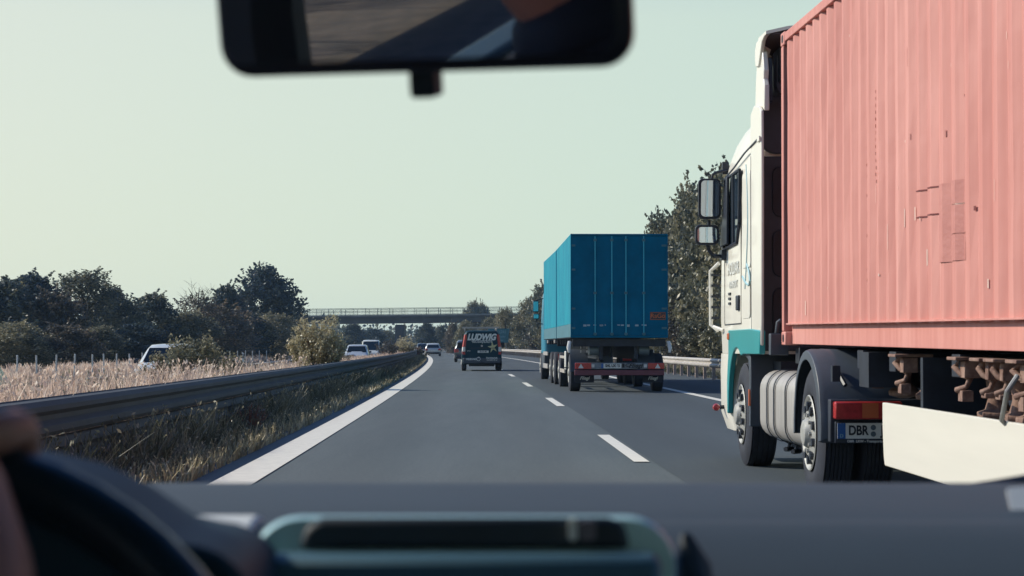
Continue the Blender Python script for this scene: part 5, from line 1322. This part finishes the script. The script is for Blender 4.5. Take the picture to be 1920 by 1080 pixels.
# paper card on the dash at the right
b = MB(); b.prism(rrect(0, .042, 0, .023, .003), 0, .001, 'z')
o = b.build('paper_card', mat('card_white', (.88, .86, .80), .7)); o.location = (PX(1894, 1.46), 1.46, 1.0705); o.rotation_euler = (R(58), R(-4), 0); tag(o, 'small white card standing on the dashboard at the right edge', 'card')

# ================================================================ the driver
SKIN = mat('skin', (.34, .17, .14), .55, var=.08, scale=8)
HAIR = mat('dark_hair', (.02, .015, .015), .8)
SHIRT = mat('dark_shirt', (.010, .018, .038), .9, var=.2, scale=8)
def skinned(name, V, Ed, m, parent=None, sub=2):
    me = bpy.data.meshes.new(name); me.from_pydata([p[:3] for p in V], Ed, []); me.materials.append(m)
    o = bpy.data.objects.new(name, me); col.objects.link(o); o.parent = parent
    s_ = o.modifiers.new('skin', 'SKIN'); s_.use_smooth_shade = True
    for i, p in enumerate(V):
        sv = me.skin_vertices[0].data[i]; r = p[3]; sv.radius = r if isinstance(r, tuple) else (r, r)
    me.skin_vertices[0].data[0].use_root = True
    q = o.modifiers.new('sub', 'SUBSURF'); q.levels = sub; q.render_levels = sub
    # freeze to a plain mesh
    bpy.context.view_layer.update()
    dg = bpy.context.evaluated_depsgraph_get(); nm = bpy.data.meshes.new_from_object(o.evaluated_get(dg))
    o.modifiers.clear(); o.data = nm; nm.polygons.foreach_set('use_smooth', [True] * len(nm.polygons)); nm.name = name
    return o
def rim(a, out=0, nf=0):
    return swc + (U * math.cos(R(a)) + Vv * math.sin(R(a))) * (Rw + out) + nn * nf
# grips: right hand near 74 deg, left hand near 150 deg; nn points to the driver?
ns = nn if nn.y < 0 else -nn
V = [(-.37, .36, .62, .15), (-.37, .33, .80, .15), (-.37, .32, .95, (.17, .13)), (-.37, .33, 1.06, (.13, .09)), (-.40, .34, 1.13, .052), (-.43, .37, 1.20, .055),     # pelvis..neck
     (-.44, .385, 1.27, (.072, .085)), (-.44, .38, 1.34, (.078, .092)), (-.44, .375, 1.39, .06)]
Ed = [(i, i + 1) for i in range(8)]
def arm(sx, wrist):
    k = len(V); sh = (-.37 + sx * .17, .34, 1.03, .058); el = (-.37 + sx * .27, .50, .84, .044); fm = tuple((Vector(el[:3]) * .5 + Vector(wrist) * .5)) + (.040,)
    V.extend([sh, el, fm, tuple(wrist) + (.028,)]); Ed.extend([(3, k), (k, k + 1), (k + 1, k + 2), (k + 2, k + 3)])
    return k + 3
HA, HB = 84, 150
wr = rim(HA, -.035, 0) + ns * .075 + Vector((.05, 0, -.045)); wl = rim(HB, -.02, 0) + ns * .08 + Vector((0, 0, -.02))
wi = {}
for sx, wv_, ang in ((.55, wr, HA), (-1, wl, HB)):
    k = arm(sx, wv_)
    palm = rim(ang, .004, 0) + ns * .030
    V.append(tuple(palm) + ((.030, .020),)); Ed.append((k, len(V) - 1)); wi[ang] = len(V) - 1
for sx in (-1, 1):
    k = len(V); V.extend([(-.37 + sx * .10, .45, .60, .085), (-.37 + sx * .13, .80, .62, .065), (-.37 + sx * .12, 1.02, .35, .05), (-.37 + sx * .12, 1.10, .34, .04)]); Ed.extend([(0, k), (k, k + 1), (k + 1, k + 2), (k + 2, k + 3)])
for ang in (HA, HB):          # fingers close over the rim, thumb along it
    pi_ = wi[ang]
    for j, (da, ln) in enumerate(((-10, .9), (-3.5, 1.0), (3.5, .97), (10, .8))):
        a = ang + da; k = len(V)
        V.extend([tuple(rim(a, .012, 0) + ns * .024) + (.0105,), tuple(rim(a, .027, 0) + ns * .002) + (.0098,), tuple(rim(a, .018 , 0) - ns * .020 * ln) + (.009,), tuple(rim(a, -.004, 0) - ns * .024 * ln) + (.008,)])
        Ed.extend([(pi_, k), (k, k + 1), (k + 1, k + 2), (k + 2, k + 3)])
    sgn = 1 if ang < 90 else -1; k = len(V)
    V.extend([tuple(rim(ang + sgn * 10, -.012, 0) + ns * .030) + (.012,), tuple(rim(ang + sgn * 18, -.014, 0) + ns * .022) + (.0105,), tuple(rim(ang + sgn * 25, -.006, 0) + ns * .020) + (.009,)])
    Ed.extend([(pi_, k), (k, k + 1), (k + 1, k + 2)])
person = skinned('person', V, Ed, SKIN)
tag(person, 'driver with a hand on the steering wheel at the left edge, out of focus', 'person')
# face features and ears, hair, clothing as children
b = MB(); b.lathe([(0, .0), (.004, .012), (.02, .016), (.035, .008), (.04, 0)], -.44, .466, 1.265, 'y', 10, cap=False)
b.box(-.462, -.418, .462, .470, 1.228, 1.236)
for sx in (-1, 1): b.lathe([(-.01, .0), (-.008, .022), (.004, .026), (.01, 0)], -.44 + sx * .082, .375, 1.285, 'x', 12, cap=False)
b.build('face_and_ears', SKIN, person, bevel=.002)
b = MB()
for sx in (-1, 1): b.lathe([(0, .0), (.006, .010), (.014, .008), (.016, 0)], -.44 + sx * .032, .452, 1.295, 'y', 12, cap=False)
b.build('eyes', INT, person)
b = MB(); rs = []
for i in range(9):
    t = i / 8; zz = 1.245 + .19 * t; ra = .092 * math.sqrt(max(0.02, 1 - ((zz - 1.30) / .137) ** 2))
    rs.append([(-.44 + ra * math.cos(2 * math.pi * k / 20), .362 - (.012 if t < .6 else 0) + ra * 1.12 * math.sin(2 * math.pi * k / 20) * (.55 if (t < .55 and math.sin(2 * math.pi * k / 20) > 0) else 1), zz) for k in range(20)])
b.rings(rs); b.build('hair', HAIR, person, smooth=80)
V2 = [(-.37, .36, .66, .165), (-.37, .33, .80, .165), (-.37, .32, .95, (.185, .145)), (-.37, .33, 1.06, (.155, .105)), (-.40, .345, 1.13, .080), (-.43, .37, 1.20, .076)]; Ed2 = [(0, 1), (1, 2), (2, 3), (3, 4), (4, 5)]
for sx in (.55, -1):
    k = len(V2); wq = wr if sx > 0 else wl; el = Vector((-.37 + sx * .27, .50, .84))
    V2.extend([(-.37 + sx * .17, .34, 1.03, .068), (el.x, el.y, el.z, .055), tuple(el * .55 + wq * .45) + (.050,)]); Ed2.extend([(3, k), (k, k + 1), (k + 1, k + 2)])
skinned('shirt', V2, Ed2, SHIRT, person)
V3 = [(-.37, .38, .60, .17)]; Ed3 = []
for sx in (-1, 1):
    k = len(V3); V3.extend([(-.37 + sx * .10, .47, .60, .10), (-.37 + sx * .13, .80, .62, .078), (-.37 + sx * .12, 1.02, .38, .062)]); Ed3.extend([(0, k), (k, k + 1), (k + 1, k + 2)])
skinned('trousers', V3, Ed3, DKBL, person)
for o in list(PROTO.values()):
    for k in ('_h', '_w', '_used'):
        if k in o: del o[k]
for o in col.objects:
    for k in ('_h', '_w', '_used'):
        if k in o: del o[k]

# thin autumn haze over the whole place
hz = bpy.data.materials.new('haze_air'); hz.use_nodes = True
n = hz.node_tree; n.nodes.clear(); ho = n.nodes.new('ShaderNodeOutputMaterial'); hv = n.nodes.new('ShaderNodeVolumePrincipled')
hv.inputs['Color'].default_value = (.50, .74, 1.0, 1); hv.inputs['Density'].default_value = 0.00018; hv.inputs['Anisotropy'].default_value = 0.2
n.links.new(hv.outputs[0], ho.inputs['Volume'])
b = MB(); b.box(-3300, 3300, -400, 4100, -3.0, 22.0); o = b.build('haze', hz, smooth=0); tag(o, kind='stuff')
